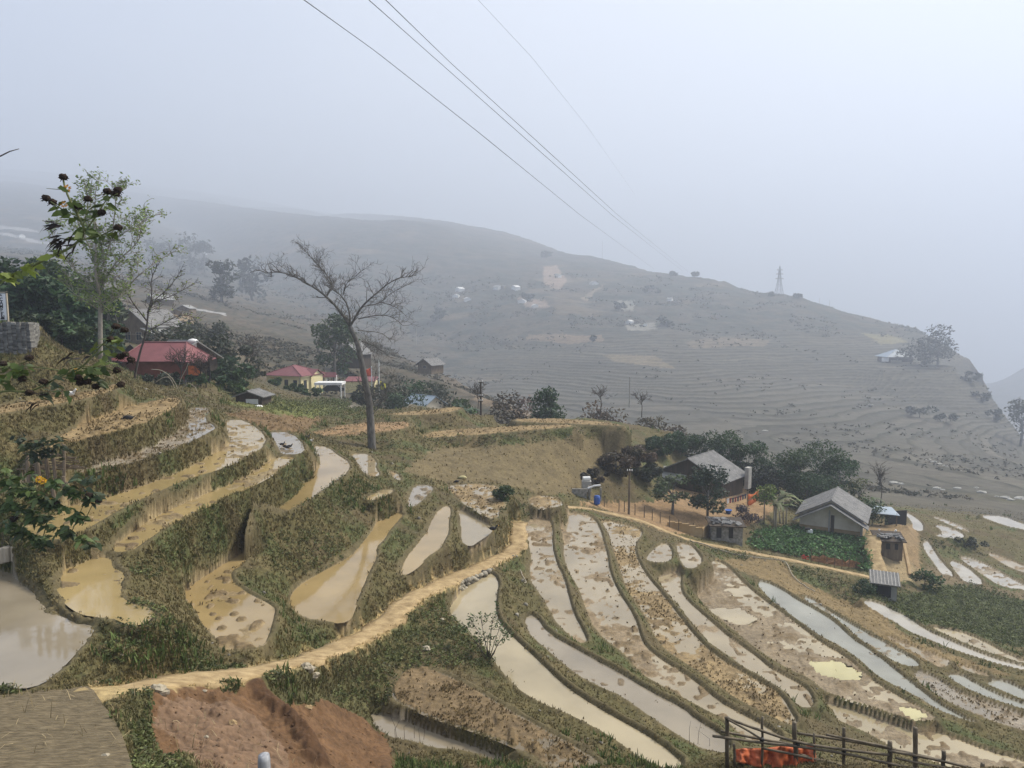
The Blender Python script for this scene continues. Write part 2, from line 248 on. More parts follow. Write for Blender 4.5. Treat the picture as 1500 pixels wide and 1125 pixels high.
def bbox(poly3, m):
    P = np.asarray(poly3); x0, x1 = P[:, 0].min()-m, P[:, 0].max()+m; y0, y1 = max(2.6, P[:, 1].min()-m), P[:, 1].max()+m
    i0 = max(0, int((math.log(y0)-S0)/DS)-1); i1 = min(NS, int((math.log(y1)-S0)/DS)+2)
    tl = min(x0/y0, x0/y1); tr = max(x1/y0, x1/y1)
    j0 = max(0, int((tl-T0)/DT)-1); j1 = min(NT, int((tr-T0)/DT)+2)
    return slice(i0, max(i0, i1)), slice(j0, max(j0, j1))
pads = []
for nm, h, wet, kind, pts in PADDY:
    P = chaikin(PH([p[0] for p in pts], [p[1] for p in pts], h), 1)
    sl_ = bbox(P, 1.3); gx, gy = GX[sl_], GY[sl_]
    ins = inpoly(gx, gy, P[:, :2])
    Zc[sl_][ins] = -h; Wc[sl_][ins] = 1
    pads.append(dict(nm=nm, h=h, wet=wet, kind=kind, P=P, sl=sl_, ins=ins))
fixed = Wc > 0
for pl in LINES:
    for a, b in zip(pl[:-1], pl[1:]):
        ia, ja = gi(a); ib, jb = gi(b); n = int(max(abs(ib-ia), abs(jb-ja))*1.5)+2; f = np.linspace(0, 1, n)
        i = ia+(ib-ia)*f; j = ja+(jb-ja)*f
        za = a[2]/a[1]; zb = b[2]/b[1]; D = np.exp(S0+i*DS); z = (za+(zb-za)*f)*D   # straight in the picture
        ii = np.rint(i).astype(int); jj = np.rint(j).astype(int); k = (ii >= 0) & (ii < NS) & (jj >= 0) & (jj < NT)
        k[k] = ~fixed[ii[k], jj[k]]
        stamp(i[k], j[k], z[k])
Zc = np.where(Wc > 0, Zc/np.maximum(Wc, 1), 0); Wc = (Wc > 0).astype(float)
def pyr(z, w):
    levels = [(z, w)]
    while min(z.shape) > 6:
        if z.shape[0] % 2: z = np.vstack([z, z[-1:]]); w = np.vstack([w, w[-1:]])
        if z.shape[1] % 2: z = np.hstack([z, z[:, -1:]]); w = np.hstack([w, w[:, -1:]])
        zw = z*w; q = lambda a: a[::2, ::2]+a[1::2, ::2]+a[::2, 1::2]+a[1::2, 1::2]
        sw = q(w); z = np.where(sw > 0, q(zw)/np.maximum(sw, 1e-9), 0); w = (sw > 0).astype(float); levels.append((z, w))
    return levels
lv = pyr(Zc, Wc); Z = None
for k, (z, w) in enumerate(reversed(lv)):
    if Z is None: Z = np.where(w > 0, z, z[w > 0].mean())
    else:
        Z = np.repeat(np.repeat(Z, 2, 0), 2, 1)[:z.shape[0], :z.shape[1]]
        if Z.shape != z.shape: Z = np.pad(Z, ((0, z.shape[0]-Z.shape[0]), (0, z.shape[1]-Z.shape[1])), mode='edge')
    m = w > 0; n_it = 300 if z.size < 40000 else (150 if z.size < 300000 else 45)
    for _ in range(n_it):
        Zp = np.pad(Z, 1, mode='edge'); Z = 0.25*(Zp[:-2, 1:-1]+Zp[2:, 1:-1]+Zp[1:-1, :-2]+Zp[1:-1, 2:]); Z[m] = z[m]
far_ = (GY > 1150) & (GX/GY*F+750 < 655); wf = sstep(1150, 1500, GY)*(GX/GY*F+750 < 655)
Zs = Z.copy()
for _ in range(160):
    Zp = np.pad(Zs, 1, mode='edge'); Zs = 0.2*(Zp[:-2, 1:-1]+Zp[2:, 1:-1]+Zp[1:-1, :-2]+Zp[1:-1, 2:]+Zs)
wf = wf*(1-sstep(590, 655, GX/GY*F+750)); Z = Z*(1-wf)+Zs*wf
Zfill = Z.copy()
# ------------------------------------------------------------------ land cover: base colour, grass density, wetness per vertex
C = np.zeros((NS, NT, 3)); GR = np.zeros((NS, NT)); WET = np.zeros((NS, NT)); ISF = np.zeros((NS, NT), bool)
PPX, PPY = proj(np.stack([GX, GY, Z], -1))
n1 = fbm(GX*0.35, GY*0.35, 3); n2 = fbm(GX*1.6, GY*1.6, 5); n3 = fbm(GX*0.06, GY*0.06, 8); n4 = fbm(GX*4.5, GY*4.5, 11, 3)
def mixc(a, b, t): return np.asarray(a)*(1-t[..., None])+np.asarray(b)*t[..., None]
olive, straw, green, brown = (0.09, 0.078, 0.032), (0.145, 0.116, 0.055), (0.055, 0.075, 0.024), (0.16, 0.105, 0.052)
C[:] = mixc(olive, straw, sstep(.42, .75, n2*.6+n1*.4)); C[:] = C*(1-.75*sstep(.5, .72, n1)[..., None])+np.array(green)*.75*sstep(.5, .72, n1)[..., None]
bare = sstep(.56, .68, fbm(GX*.42, GY*.42, 131, 4)); GR[:] = 1-.6*bare; C[:] = mixc(C, np.array((.088, .066, .034)), .7*bare)
KIND = dict(amber=(.25, .185, .095), grey=(0.235, 0.20, 0.15), yellow=(0.27, 0.205, 0.105), pale=(0.245, 0.185, 0.11), cream=(0.215, 0.168, 0.105), blue=(0.25, 0.235, 0.185),
            white=(0.28, 0.24, 0.18), straw=(0.25, 0.18, 0.088), dark=(0.17, 0.12, 0.062), brown=(0.27, 0.175, 0.09))
bund_c = np.array((0.112, 0.090, 0.046))
INALL = np.zeros((NS, NT), bool)
for p in pads: INALL[p['sl']] |= p['ins']
BANKC = C.copy()
for p in sorted(pads, key=lambda q: -q['h']):
    sl_, ins, h, wet = p['sl'], p['ins'], p['h'], p['wet']
    gx, gy = GX[sl_], GY[sl_]
    if gx.size == 0: continue
    d = polydist(gx, gy, p['P'][:, :2]); far = min(1.6, max(1.0, gy.mean()/60))
    wob = (n4[sl_]-.5)*.25+(n2[sl_]-.5)*.3
    # raised mud bund just outside the edge; beyond it the bank falls away, wherever the ground there is not already higher
    bh = (0.20 if h > 14 else 0.09) if wet > -.5 else 0.08; bw = .26*far
    slope = 1.15 if h > 11 else 1.7
    zb = -h-.04+bh*sstep(0, .16, d)-slope*np.maximum(0, d-bw-.1*wob)+wob*.10
    out = (~ins) & (~INALL[sl_]) & (d < 1.25)
    up = out & (zb > Z[sl_]); Z[sl_] = np.where(up, zb, Z[sl_])
    zb2 = -h-.04+bh*sstep(0, .16, d)-4.2*np.maximum(0, d-.14)     # where the next paddy lies right below, its edge is the foot of this bank
    ov = (~ins) & INALL[sl_] & (d < .6) & (zb2 > Z[sl_]+.05)
    Z[sl_] = np.where(ov, zb2, Z[sl_]); C[sl_] = np.where(ov[..., None], BANKC[sl_], C[sl_]); GR[sl_] = np.where(ov, 1 if h < 14 else .35, GR[sl_]); WET[sl_] = np.where(ov, 0, WET[sl_]); ISF[sl_] &= ~ov
    t = (np.where(out & (Z[sl_] < -h+bh+.12) & (Z[sl_] > -h-.28), 1-sstep(.7, 1.5, d/bw+wob*.8), 0)*.8)
    C[sl_] = C[sl_]*(1-t[..., None])+bund_c*(.75+.5*n2[sl_])[..., None]*t[..., None]
    GR[sl_] = np.where(t > .3, np.minimum(GR[sl_], .2 if h > 14 else .12), GR[sl_])
    # the floor: mud that breaks the water surface in patches, clods of stubble
    q = fbm(gx*.55, gy*.55, 21+int(h*7), 4)-.5; clod = sstep(.66, .82, vnoise(gx*2.6, gy*2.6, int(h*13)))*sstep(.40, .62, fbm(gx*.28, gy*.28, int(h*5), 3)+.1*(wet < .6))
    fl = -h-.075*wet+q*.16+clod*(.10 if wet < .8 else .05)*(1.0 if wet < .9 else .3)+(n4[sl_]-.5)*(.05 if wet < .7 else .02)
    if wet > .6: fl = fl-.05*sstep(.15, .8, d)
    Z[sl_] = np.where(ins, fl, Z[sl_])
    base = np.array(KIND[p['kind']])
    cc = base*(.72+.55*n2[sl_])[..., None]; cc = mixc(cc, np.array((.15, .105, .05)), np.clip(clod*.8+sstep(.5, .75, fbm(gx*1.1, gy*1.1, 31, 4))*(.75 if wet < .35 else .25), 0, 1))
    C[sl_] = np.where(ins[..., None], cc, C[sl_]); GR[sl_] = np.where(ins, 0.0, GR[sl_]); WET[sl_] = np.where(ins, max(0.05, .5+.5*wet if wet > -.5 else 0), WET[sl_]); ISF[sl_] |= ins
for nm, h, pts in PUDDLE:
    P_ = PH([q[0] for q in pts], [q[1] for q in pts], h-.03); sl_ = bbox(P_, .5); m = inpoly(GX[sl_]+(n4[sl_]-.5)*.5, GY[sl_]+(n2[sl_]-.5)*.7, P_[:, :2]); Z[sl_] = np.where(m, np.minimum(Z[sl_], -h-.03), np.where(polydist(GX[sl_], GY[sl_], P_[:, :2]) < .45, np.maximum(Z[sl_], -h+.09), Z[sl_]))
def patch(pix, color, grass, D0=0, D1=1e9, rough=.0, soft=None, zadd=0):
    pix = np.array(pix, float); m = inpoly(PPX+(n2-.5)*18, PPY+(n4-.5)*9, pix) & (GY > D0) & (GY < D1) & ~ISF
    cc = np.array(color)*(.65+.7*n2[m])[:, None]; C[m] = cc if soft is None else C[m]*(1-soft)+cc*soft
    if grass is not None: GR[m] = grass
    Z[m] += (n4[m]-.5)*rough
    return m
patch([(590,690),(640,654),(760,651),(850,640),(925,648),(905,680),(850,722),(790,724),(740,709),(650,706)], (0.135, 0.105, 0.052), .15, 48, 100, .12)
patch([(330,606),(440,590),(470,612),(445,636),(390,630),(345,612)], (0.15, 0.10, 0.05), .3, 45, 80)
patch([(330,590),(420,588),(520,596),(460,612),(400,606)], (0.12, 0.13, 0.04), .8, 55, 90)
patch([(500,600),(520,590),(640,586),(600,596)], (0.21, 0.19, 0.15), 0, 85, 125)
BROWNF = [(1050,822),(1100,818),(1148,822),(1165,845),(1225,876),(1330,906),(1290,900),(1340,940),(1480,990),(1540,1010),(1540,1000),(1440,990),(1350,975),(1240,905),(1120,850)]
patch(BROWNF, (0.17, 0.125, 0.06), .25, 42, 70, .1)
patch([(845,735),(960,735),(1010,700),(1125,705),(1140,745),(1060,790),(970,778),(890,748)], (0.235, 0.155, 0.08), 0, 60, 95, .05)
patch([(1262,770),(1300,765),(1345,770),(1350,842),(1320,845),(1288,835),(1292,800)], (0.22, 0.155, 0.08), 0, 60, 95, .05)
patch([(1290,790),(1350,840),(1350,850),(1290,852)], (0.26, 0.2, 0.11), .1, 60, 95)
patch([(1300,875),(1420,855),(1540,890),(1540,965),(1440,935),(1360,915),(1300,905)], (0.06, 0.072, 0.026), 1., 50, 72)
patch([(1340,850),(1360,830),(1450,860),(1540,875),(1540,890),(1430,862)], (0.13, 0.10, 0.055), .6, 60, 90)
patch([(200,1001),(300,985),(460,950),(520,928),(560,905),(560,1120),(150,1125)], (0.09, 0.085, 0.036), 1, 12, 27, .1)
DIRT = (0.128, 0.072, 0.035)
patch([(226,1014),(266,1003),(324,1004),(370,1008),(420,1030),(480,1026),(545,1062),(575,1095),(590,1150),(240,1150),(222,1062)], DIRT, .0, 13, 23, .11)
m = inpoly(PPX, PPY, np.array(BASIN, float)) & (GY < 22) & (GY > 12); C[m] = np.array((.165, .104, .062))*(.72+.5*n4[m])[:, None]; WET[m] = .15
BP = chaikin(np.array([PD(*q) for q in BERM]), 2, False); bs = bbox(BP, 2.0); bd = np.full(GX[bs].shape, 1e9)
for a, b in zip(BP[:-1], BP[1:]):
    dx, dy = b[0]-a[0], b[1]-a[1]; tq = np.clip(((GX[bs]-a[0])*dx+(GY[bs]-a[1])*dy)/(dx*dx+dy*dy), 0, 1); bd = np.minimum(bd, np.hypot(GX[bs]-a[0]-tq*dx, GY[bs]-a[1]-tq*dy))
bk = np.exp(-(bd/.34)**2); Z[bs] += .36*bk-.06+(n4[bs]-.5)*.10+(n2[bs]-.5)*.12; wb = sstep(.25, .6, bk)[..., None]; C[bs] = C[bs]*(1-wb)+np.array((.075, .04, .019))*(.75+.5*n2[bs])[..., None]*wb; GR[bs] = np.where(bk > .2, 0, GR[bs])
m = inpoly(PPX, PPY, np.array([(-160,1034),(0,1022),(54,1011),(128,1011),(140,1020),(168,1054),(182,1084),(196,1132),(196,1250),(-160,1250)], float)) & (GY < 17) & (GY > 8); GR[m] = 0; C[m] = (.15, .12, .07)
# ------------------------------------------------------------------ hills: terraces, scrub, bare patches
hill = np.maximum(sstep(120, 150, GY), sstep(78, 120, GY)*.85*(PPX < 700))
spur = (PPX < 800) & (GY < 700) & (PPX < 640+ (GY < 260)*200)
valley = np.where(PPX > 560, sstep(0, 260, PPX-560), 0)*sstep(120, 165, GY)*(1-sstep(520, 720, GY))
valley = np.where((GY > 130) & (PPX < 830) & (GY < 280) & (Z > -24), valley*.25, valley)
STEP = .75+GY/520
ph = Zfill/STEP+(fbm(GX*.010, GY*.010, 41, 3)-.5)*3.2+(fbm(GX*.04, GY*.04, 43, 3)-.5)*.9
fl_ = np.floor(ph); fr = ph-fl_
ris = sstep(.62, .98, fr); zt = (fl_+ris-ph)*STEP
Z += zt*valley*.62
spurT = np.where(spur, sstep(120, 190, GY), 0); Z += zt*spurT*.35
Z += (fbm(GX*.05, GY*.05, 51, 4)-.5)*hill*np.minimum(6, GY/90)*(1-.7*valley)
rnd = vnoise(fl_*7.3+.5, np.floor(GX/38+fl_*.37)+.5, 61); strip = vnoise(fl_*3.1+.5, np.zeros_like(fl_)+.5, 62)
mud = mixc((.05, .048, .036), (.135, .12, .088), (rnd*.6+strip*.4)**1.5); gr_ = mixc((.022, .026, .015), (.055, .05, .028), n3)
tread = mud*(1-ris[..., None])+gr_*.8*ris[..., None]
hv = mixc((.022, .030, .019), (.068, .055, .036), sstep(.36, .66, n3*.6+n1*.4))
hv = mixc(hv, (.13, .098, .06), sstep(.62, .76, fbm(GX*.016, GY*.022, 71, 4))*.7)
hc = hv*(1-np.clip(valley, 0, .9)[..., None])+tread*np.clip(valley, 0, .9)[..., None]
hc = np.where(spur[..., None], mixc(hv, mixc((.095, .074, .048), (.036, .036, .023), ris), np.full_like(ris, .55)), hc)
C[:] = C*(1-hill[..., None])+hc*hill[..., None]; GR[GY > 118] = 0
for pix, col in (([(775,490),(880,490),(885,500),(830,503),(770,497)], (.22, .155, .10)), ([(1005,500),(1060,494),(1130,496),(1120,506),(1010,509)], (.18, .14, .095)), ([(795,392),(815,388),(830,410),(822,425),(798,418)], (.36, .26, .19)),
                 ([(1260,488),(1300,488),(1330,502),(1290,504)], (.22, .19, .09)), ([(880,420),(890,412),(860,440),(850,436)], (.3, .24, .17)), ([(755,435),(800,440),(805,452),(770,450)], (.3, .22, .17)),
                 ([(900,440),(930,440),(928,456),(905,456)], (.30, .29, .24)), ([(915,476),(960,472),(962,482),(920,484)], (.3, .28, .24)), ([(700,575),(760,598),(800,606),(780,614),(690,590)], (.2, .145, .09)),
                 ([(235,455),(280,460),(290,485),(240,480)], (.26, .19, .11)), ([(880,518),(960,520),(990,540),(900,530)], (.19, .15, .09))):
    m = inpoly(PPX+(n2-.5)*6, PPY+(n4-.5)*4, np.array(pix, float)) & (GY > 150); C[m] = C[m]*.35+.65*np.array(col)*(.7+.5*n2[m])[:, None]
for pix in ([(-10,338),(30,346),(62,353),(100,361),(100,364),(60,357),(28,350),(-10,343)], [(-10,330),(40,334),(60,340),(40,338),(-10,334)], [(275,450),(330,462),(332,465),(276,453)]):
    m = inpoly(PPX, PPY, np.array(pix, float)) & (GY > 150); C[m] = (.26, .255, .245)
# river bed strip at the valley bottom
rb = inpoly(PPX, PPY+(n2-.5)*10, np.array([(1200,690),(1340,715),(1540,745),(1540,775),(1420,752),(1300,740),(1180,720)], float)) & (GY > 95)
C[rb] = mixc((.045, .042, .03), (.11, .098, .07), n1)[rb]
# rough ground under the grass
bank = (~ISF) & (GY < 130)
Z += np.where(bank & (GR > .2), (n4-.5)*.16+(n2-.5)*.22, 0)
C = np.clip(C, .005, .8)
def carve(P, hw, bl, col=None):
    sl_ = bbox(P, hw+bl+.3); gx, gy = GX[sl_], GY[sl_]; best = np.full(gx.shape, 1e9); zz = np.zeros(gx.shape)
    for a, b in zip(P[:-1], P[1:]):
        dx, dy = b[0]-a[0], b[1]-a[1]; t = np.clip(((gx-a[0])*dx+(gy-a[1])*dy)/(dx*dx+dy*dy+1e-9), 0, 1); d = np.hypot(gx-a[0]-t*dx, gy-a[1]-t*dy)
        m = d < best; best = np.where(m, d, best); zz = np.where(m, a[2]+t*(b[2]-a[2])-.05, zz)
    w = 1-sstep(hw, hw+bl, best); w = np.where(INALL[sl_], 0, w); Z[sl_] = Z[sl_]*(1-w)+zz*w
    g = best < hw-.10+(n4[sl_]-.5)*.25; GR[sl_] = np.where(g, 0, GR[sl_])
    if col is not None: k = (1-sstep(hw*.85, hw+.12, best+(n4[sl_]-.5)*.5))[..., None]; C[sl_] = C[sl_]*(1-k)+np.array(col)*k
PATH = chaikin(np.array([PD(*p) for p in PATH_C]), 2, False); carve(PATH, .62, .35, (.36, .27, .13))
LANEP = chaikin(np.array([PD(*p) for p in LANE]), 2, False); carve(LANEP, .5, .5, (.34, .26, .14))
DRIVE = chaikin(np.array([PD(*p) for p in [(1290,846,65.5),(1287,832,66.8),(1281,813,68.6),(1277,797,70.2),(1277,784,71.6)]]), 1, False); carve(DRIVE, .6, .4, (.36, .28, .14))
ROADP = np.array([PD(*p) for p in [(188,1003,17.6),(128,1012,16.5),(54,1013,16.1),(0,1022,15.6),(-60,1030,15.2)]])
ZI = Z
def gz(x, y):
    i, j = gi(np.stack([np.asarray(x, float), np.asarray(y, float)], -1)); i = np.clip(i, 0, NS-2); j = np.clip(j, 0, NT-2)
    i0 = i.astype(int); j0 = j.astype(int); fi = i-i0; fj = j-j0
    return (Z[i0, j0]*(1-fi)+Z[i0+1, j0]*fi)*(1-fj)+(Z[i0, j0+1]*(1-fi)+Z[i0+1, j0+1]*fi)*fj
def ground(px, D):                         # the point of the ground in pixel column px at depth D
    p = PX(px, D, 0); return Vector((float(p[0]), float(p[1]), float(gz(p[0], p[1]))))
def hit(px, py, D0=8., D1=4900.):          # first ground point the pixel's ray meets
    D = np.exp(np.linspace(math.log(D0), math.log(D1), 2400)); a, b, c = ray(px, py); x = a/b*D; z = c/b*D; g = gz(x, D)
    k = np.argmax(z <= g) if (z <= g).any() else int(np.argmin(np.where(D > max(D0, 300), (z-g)/D, 9)))
    return Vector((float(x[k]), float(D[k]), float(g[k])))
# ------------------------------------------------------------------ materials
def mat(name, rough=.9, spec=.3, metal=0):
    m = bpy.data.materials.new(name); m.use_nodes = True; b = m.node_tree.nodes['Principled BSDF']
    b.inputs['Roughness'].default_value = rough; b.inputs['Specular IOR Level'].default_value = spec; b.inputs['Metallic'].default_value = metal
    return m, m.node_tree, b
def noise_mat(name, c1, c2, scale=6., rough=.85, bump=.3, stretch=(1, 1, 1), rot=0, metal=0, detail=6, spec=.3, obj=True, wave=None, dist=.02):
    m, t, b = mat(name, rough, spec, metal); n = t.nodes; tc = n.new('ShaderNodeTexCoord'); mp = n.new('ShaderNodeMapping'); mp.inputs['Scale'].default_value = stretch; mp.inputs['Rotation'].default_value = (0, 0, rot)
    t.links.new(tc.outputs['Object'], mp.inputs['Vector'])
    nz = n.new('ShaderNodeTexNoise'); nz.inputs['Scale'].default_value = scale; nz.inputs['Detail'].default_value = detail; nz.inputs['Roughness'].default_value = .62
    t.links.new(mp.outputs['Vector'], nz.inputs['Vector'])
    r = n.new('ShaderNodeValToRGB'); r.color_ramp.elements[0].position = .32; r.color_ramp.elements[1].position = .68
    r.color_ramp.elements[0].color = (*c1, 1); r.color_ramp.elements[1].color = (*c2, 1)
    t.links.new(nz.outputs['Fac'], r.inputs['Fac']); t.links.new(r.outputs['Color'], b.inputs['Base Color'])
    src = nz.outputs['Fac']
    if wave:
        wv = n.new('ShaderNodeTexWave'); wv.bands_direction = wave[0]; wv.inputs['Scale'].default_value = wave[1]; wv.inputs['Distortion'].default_value = wave[2] if len(wave) > 2 else 0; mw = n.new('ShaderNodeMapping'); mw.inputs['Rotation'].default_value = (0, 0, rot)
        t.links.new(tc.outputs['Object'], mw.inputs['Vector']); t.links.new(mw.outputs['Vector'], wv.inputs['Vector'])
        ad = n.new('ShaderNodeMath'); ad.operation = 'MULTIPLY_ADD'; ad.inputs[1].default_value = wave[3] if len(wave) > 3 else 1.5
        t.links.new(wv.outputs['Fac'], ad.inputs[0]); t.links.new(nz.outputs['Fac'], ad.inputs[2]); src = ad.outputs[0]
    if bump:
        bp = n.new('ShaderNodeBump'); bp.inputs['Strength'].default_value = bump; bp.inputs['Distance'].default_value = dist
        t.links.new(src, bp.inputs['Height']); t.links.new(bp.outputs['Normal'], b.inputs['Normal'])
    return m
def vcol_mat(name, rough=.9, nscale=3., amt=.5, bump=.5, dist=.05, trans=0, wetattr=False, spec=.25):
    m, t, b = mat(name, rough, spec); n = t.nodes; at = n.new('ShaderNodeAttribute'); at.attribute_name = 'tint'
    tc = n.new('ShaderNodeTexCoord'); nz = n.new('ShaderNodeTexNoise'); nz.inputs['Scale'].default_value = nscale; nz.inputs['Detail'].default_value = 7; nz.inputs['Roughness'].default_value = .7
    t.links.new(tc.outputs['Object'], nz.inputs['Vector'])
    mr = n.new('ShaderNodeMapRange'); mr.inputs[1].default_value = .3; mr.inputs[2].default_value = .7; mr.inputs[3].default_value = 1-amt; mr.inputs[4].default_value = 1+amt
    t.links.new(nz.outputs['Fac'], mr.inputs[0])
    mx = n.new('ShaderNodeVectorMath'); mx.operation = 'SCALE'; t.links.new(at.outputs['Color'], mx.inputs[0]); t.links.new(mr.outputs[0], mx.inputs['Scale']); t.links.new(mx.outputs[0], b.inputs['Base Color'])
    if bump:
        bp = n.new('ShaderNodeBump'); bp.inputs['Strength'].default_value = bump; bp.inputs['Distance'].default_value = dist; t.links.new(nz.outputs['Fac'], bp.inputs['Height']); t.links.new(bp.outputs['Normal'], b.inputs['Normal'])
    if wetattr:
        a2 = n.new('ShaderNodeAttribute'); a2.attribute_name = 'wet'; m2 = n.new('ShaderNodeMapRange'); m2.inputs[3].default_value = .95; m2.inputs[4].default_value = .42
        t.links.new(a2.outputs['Fac'], m2.inputs[0]); t.links.new(m2.outputs[0], b.inputs['Roughness'])
    if trans:
        tr = n.new('ShaderNodeBsdfTranslucent'); ms = n.new('ShaderNodeMixShader'); ms.inputs[0].default_value = trans; t.links.new(mx.outputs[0], tr.inputs['Color'])
        t.links.new(b.outputs[0], ms.inputs[1]); t.links.new(tr.outputs[0], ms.inputs[2]); t.links.new(ms.outputs[0], n['Material Output'].inputs[0])
    return m
M = {}
M['ground'] = vcol_mat('ground_cover', nscale=5., amt=.42, bump=.7, dist=.06, wetattr=True)
M['hills'] = vcol_mat('hill_cover', nscale=.25, amt=.45, bump=.6, dist=.8)
M['leaf'] = vcol_mat('leaf_cover', rough=.6, nscale=.9, amt=.35, bump=0, trans=.25, spec=.35)
M['grass'] = vcol_mat('grass_cover', rough=.75, nscale=.6, amt=.3, bump=0, trans=.2)
# ------------------------------------------------------------------ mesh helpers
def tag(o, label=None, cat=None, group=None, kind=None):
    if label: o['label'] = label
    if cat: o['category'] = cat
    if group: o['group'] = group
    if kind: o['kind'] = kind
    return o
def mesh_np(name, V, Fc, material, tint=None, wet=None, smooth=True, parent=None, origin=None):
    V = np.asarray(V, np.float32); me = bpy.data.meshes.new(name)
    if isinstance(Fc, np.ndarray):
        k = Fc.shape[1]; me.vertices.add(len(V)); me.vertices.foreach_set('co', V.ravel()); me.loops.add(Fc.size); me.loops.foreach_set('vertex_index', Fc.ravel().astype(np.int32))
        me.polygons.add(len(Fc)); me.polygons.foreach_set('loop_start', np.arange(0, Fc.size, k, dtype=np.int32)); me.polygons.foreach_set('loop_total', np.full(len(Fc), k, np.int32))
        me.polygons.foreach_set('use_smooth', np.full(len(Fc), smooth)); me.update(calc_edges=True)
    else:
        me.from_pydata([tuple(map(float, v)) for v in V], [], [tuple(map(int, f)) for f in Fc]); me.polygons.foreach_set('use_smooth', np.full(len(Fc), smooth)); me.update()
    if tint is not None:
        a = me.attributes.new('tint', 'FLOAT_COLOR', 'POINT'); t = np.ones((len(V), 4), np.float32); t[:, :3] = tint; a.data.foreach_set('color', t.ravel())
    if wet is not None:
        a = me.attributes.new('wet', 'FLOAT', 'POINT'); a.data.foreach_set('value', np.asarray(wet, np.float32).ravel())
    if material is not None: me.materials.append(material)
    o = bpy.data.objects.new(name, me); COL.objects.link(o)
    if parent is not None: o.parent = parent
    return o
def grid_mesh(name, i0, i1, si, sj, material, drop=0):
    r = np.arange(i0, i1+1, si); c = np.arange(0, NT, sj); V = np.stack([GX[np.ix_(r, c)], GY[np.ix_(r, c)], Z[np.ix_(r, c)]-drop], -1); n, k = len(r), len(c)
    idx = np.arange(n*k).reshape(n, k); Fc = np.stack([idx[:-1, :-1], idx[:-1, 1:], idx[1:, 1:], idx[1:, :-1]], -1).reshape(-1, 4)
    return mesh_np(name, V.reshape(-1, 3), Fc, material, C[np.ix_(r, c)].reshape(-1, 3), WET[np.ix_(r, c)].reshape(-1))
IM = int((math.log(128)-S0)/DS); I0 = int((math.log(7.5)-S0)/DS)
tag(grid_mesh('ground', I0, IM, 1, 1, M['ground']), kind='structure')
tag(grid_mesh('near_ground', 0, I0, 6, 6, M['ground']), kind='structure')
tag(grid_mesh('hills', IM, NS-1, 1, 1, M['hills']), kind='structure')
# ------------------------------------------------------------------ paddy water
WCOL = dict(amber=(.315,.23,.105), grey=(.26,.22,.155), yellow=(.34,.255,.115), pale=(.31,.255,.16), cream=(.36,.30,.185), blue=(.27,.265,.215), white=(.36,.33,.27), straw=(.31,.25,.15), dark=(.17,.13,.07), puddle=(.47,.42,.21))
def water_mat(k, c):
    m, t, b = mat('muddy_water_'+k, .05, .9); n = t.nodes; b.inputs['IOR'].default_value = 1.38
    tc = n.new('ShaderNodeTexCoord'); nz = n.new('ShaderNodeTexNoise'); nz.inputs['Scale'].default_value = .35; nz.inputs['Detail'].default_value = 5
    t.links.new(tc.outputs['Object'], nz.inputs['Vector']); r = n.new('ShaderNodeValToRGB'); r.color_ramp.elements[0].position = .35; r.color_ramp.elements[1].position = .65
    r.color_ramp.elements[0].color = (*[x*.8 for x in c], 1); r.color_ramp.elements[1].color = (*[x*1.1 for x in c], 1); t.links.new(nz.outputs['Fac'], r.inputs['Fac']); t.links.new(r.outputs['Color'], b.inputs['Base Color'])
    n2_ = n.new('ShaderNodeTexNoise'); n2_.inputs['Scale'].default_value = 2.2; n2_.inputs['Detail'].default_value = 4; t.links.new(tc.outputs['Object'], n2_.inputs['Vector'])
    bp = n.new('ShaderNodeBump'); bp.inputs['Strength'].default_value = .05; bp.inputs['Distance'].default_value = .05; t.links.new(n2_.outputs['Fac'], bp.inputs['Height']); t.links.new(bp.outputs['Normal'], b.inputs['Normal'])
    return m
WM = {k: water_mat(k, c) for k, c in WCOL.items()}
def water(P, h, k):
    P = chaikin(P, 1); c = P.mean(0); A = np.roll(P, -1, 0)-np.roll(P, 1, 0); nrm = np.stack([A[:, 1], -A[:, 0]], -1); nrm /= np.linalg.norm(nrm, axis=1)[:, None]+1e-9
    ar = .5*np.sum(P[:, 0]*np.roll(P[:, 1], -1)-np.roll(P[:, 0], -1)*P[:, 1]); P2 = P[:, :2]+nrm*(.14 if ar > 0 else -.14)
    V = [(x, y, -h) for x, y in P2]; f = list(range(len(V)))
    if ar < 0: f = f[::-1]
    tag(mesh_np('paddy_water', V, [f], WM[k], smooth=False), kind='structure')
for p in pads:
    if p['wet'] > -.5: water(p['P'], p['h'], p['kind'])
def ragged(P, a, seed):
    rg = np.random.RandomState(seed); Q = []
    for u, v in zip(P, np.roll(P, -1, 0)):
        for f in np.linspace(0, 1, 5)[:-1]: Q.append(u+(v-u)*f+np.array([rg.randn()*a, rg.randn()*a, 0]))
    return np.array(Q)
for k_, (nm, h, pts) in enumerate(PUDDLE): water(ragged(PH([q[0] for q in pts], [q[1] for q in pts], h-.03), .11, k_), h-.065, 'puddle' if k_ < 2 else 'cream')
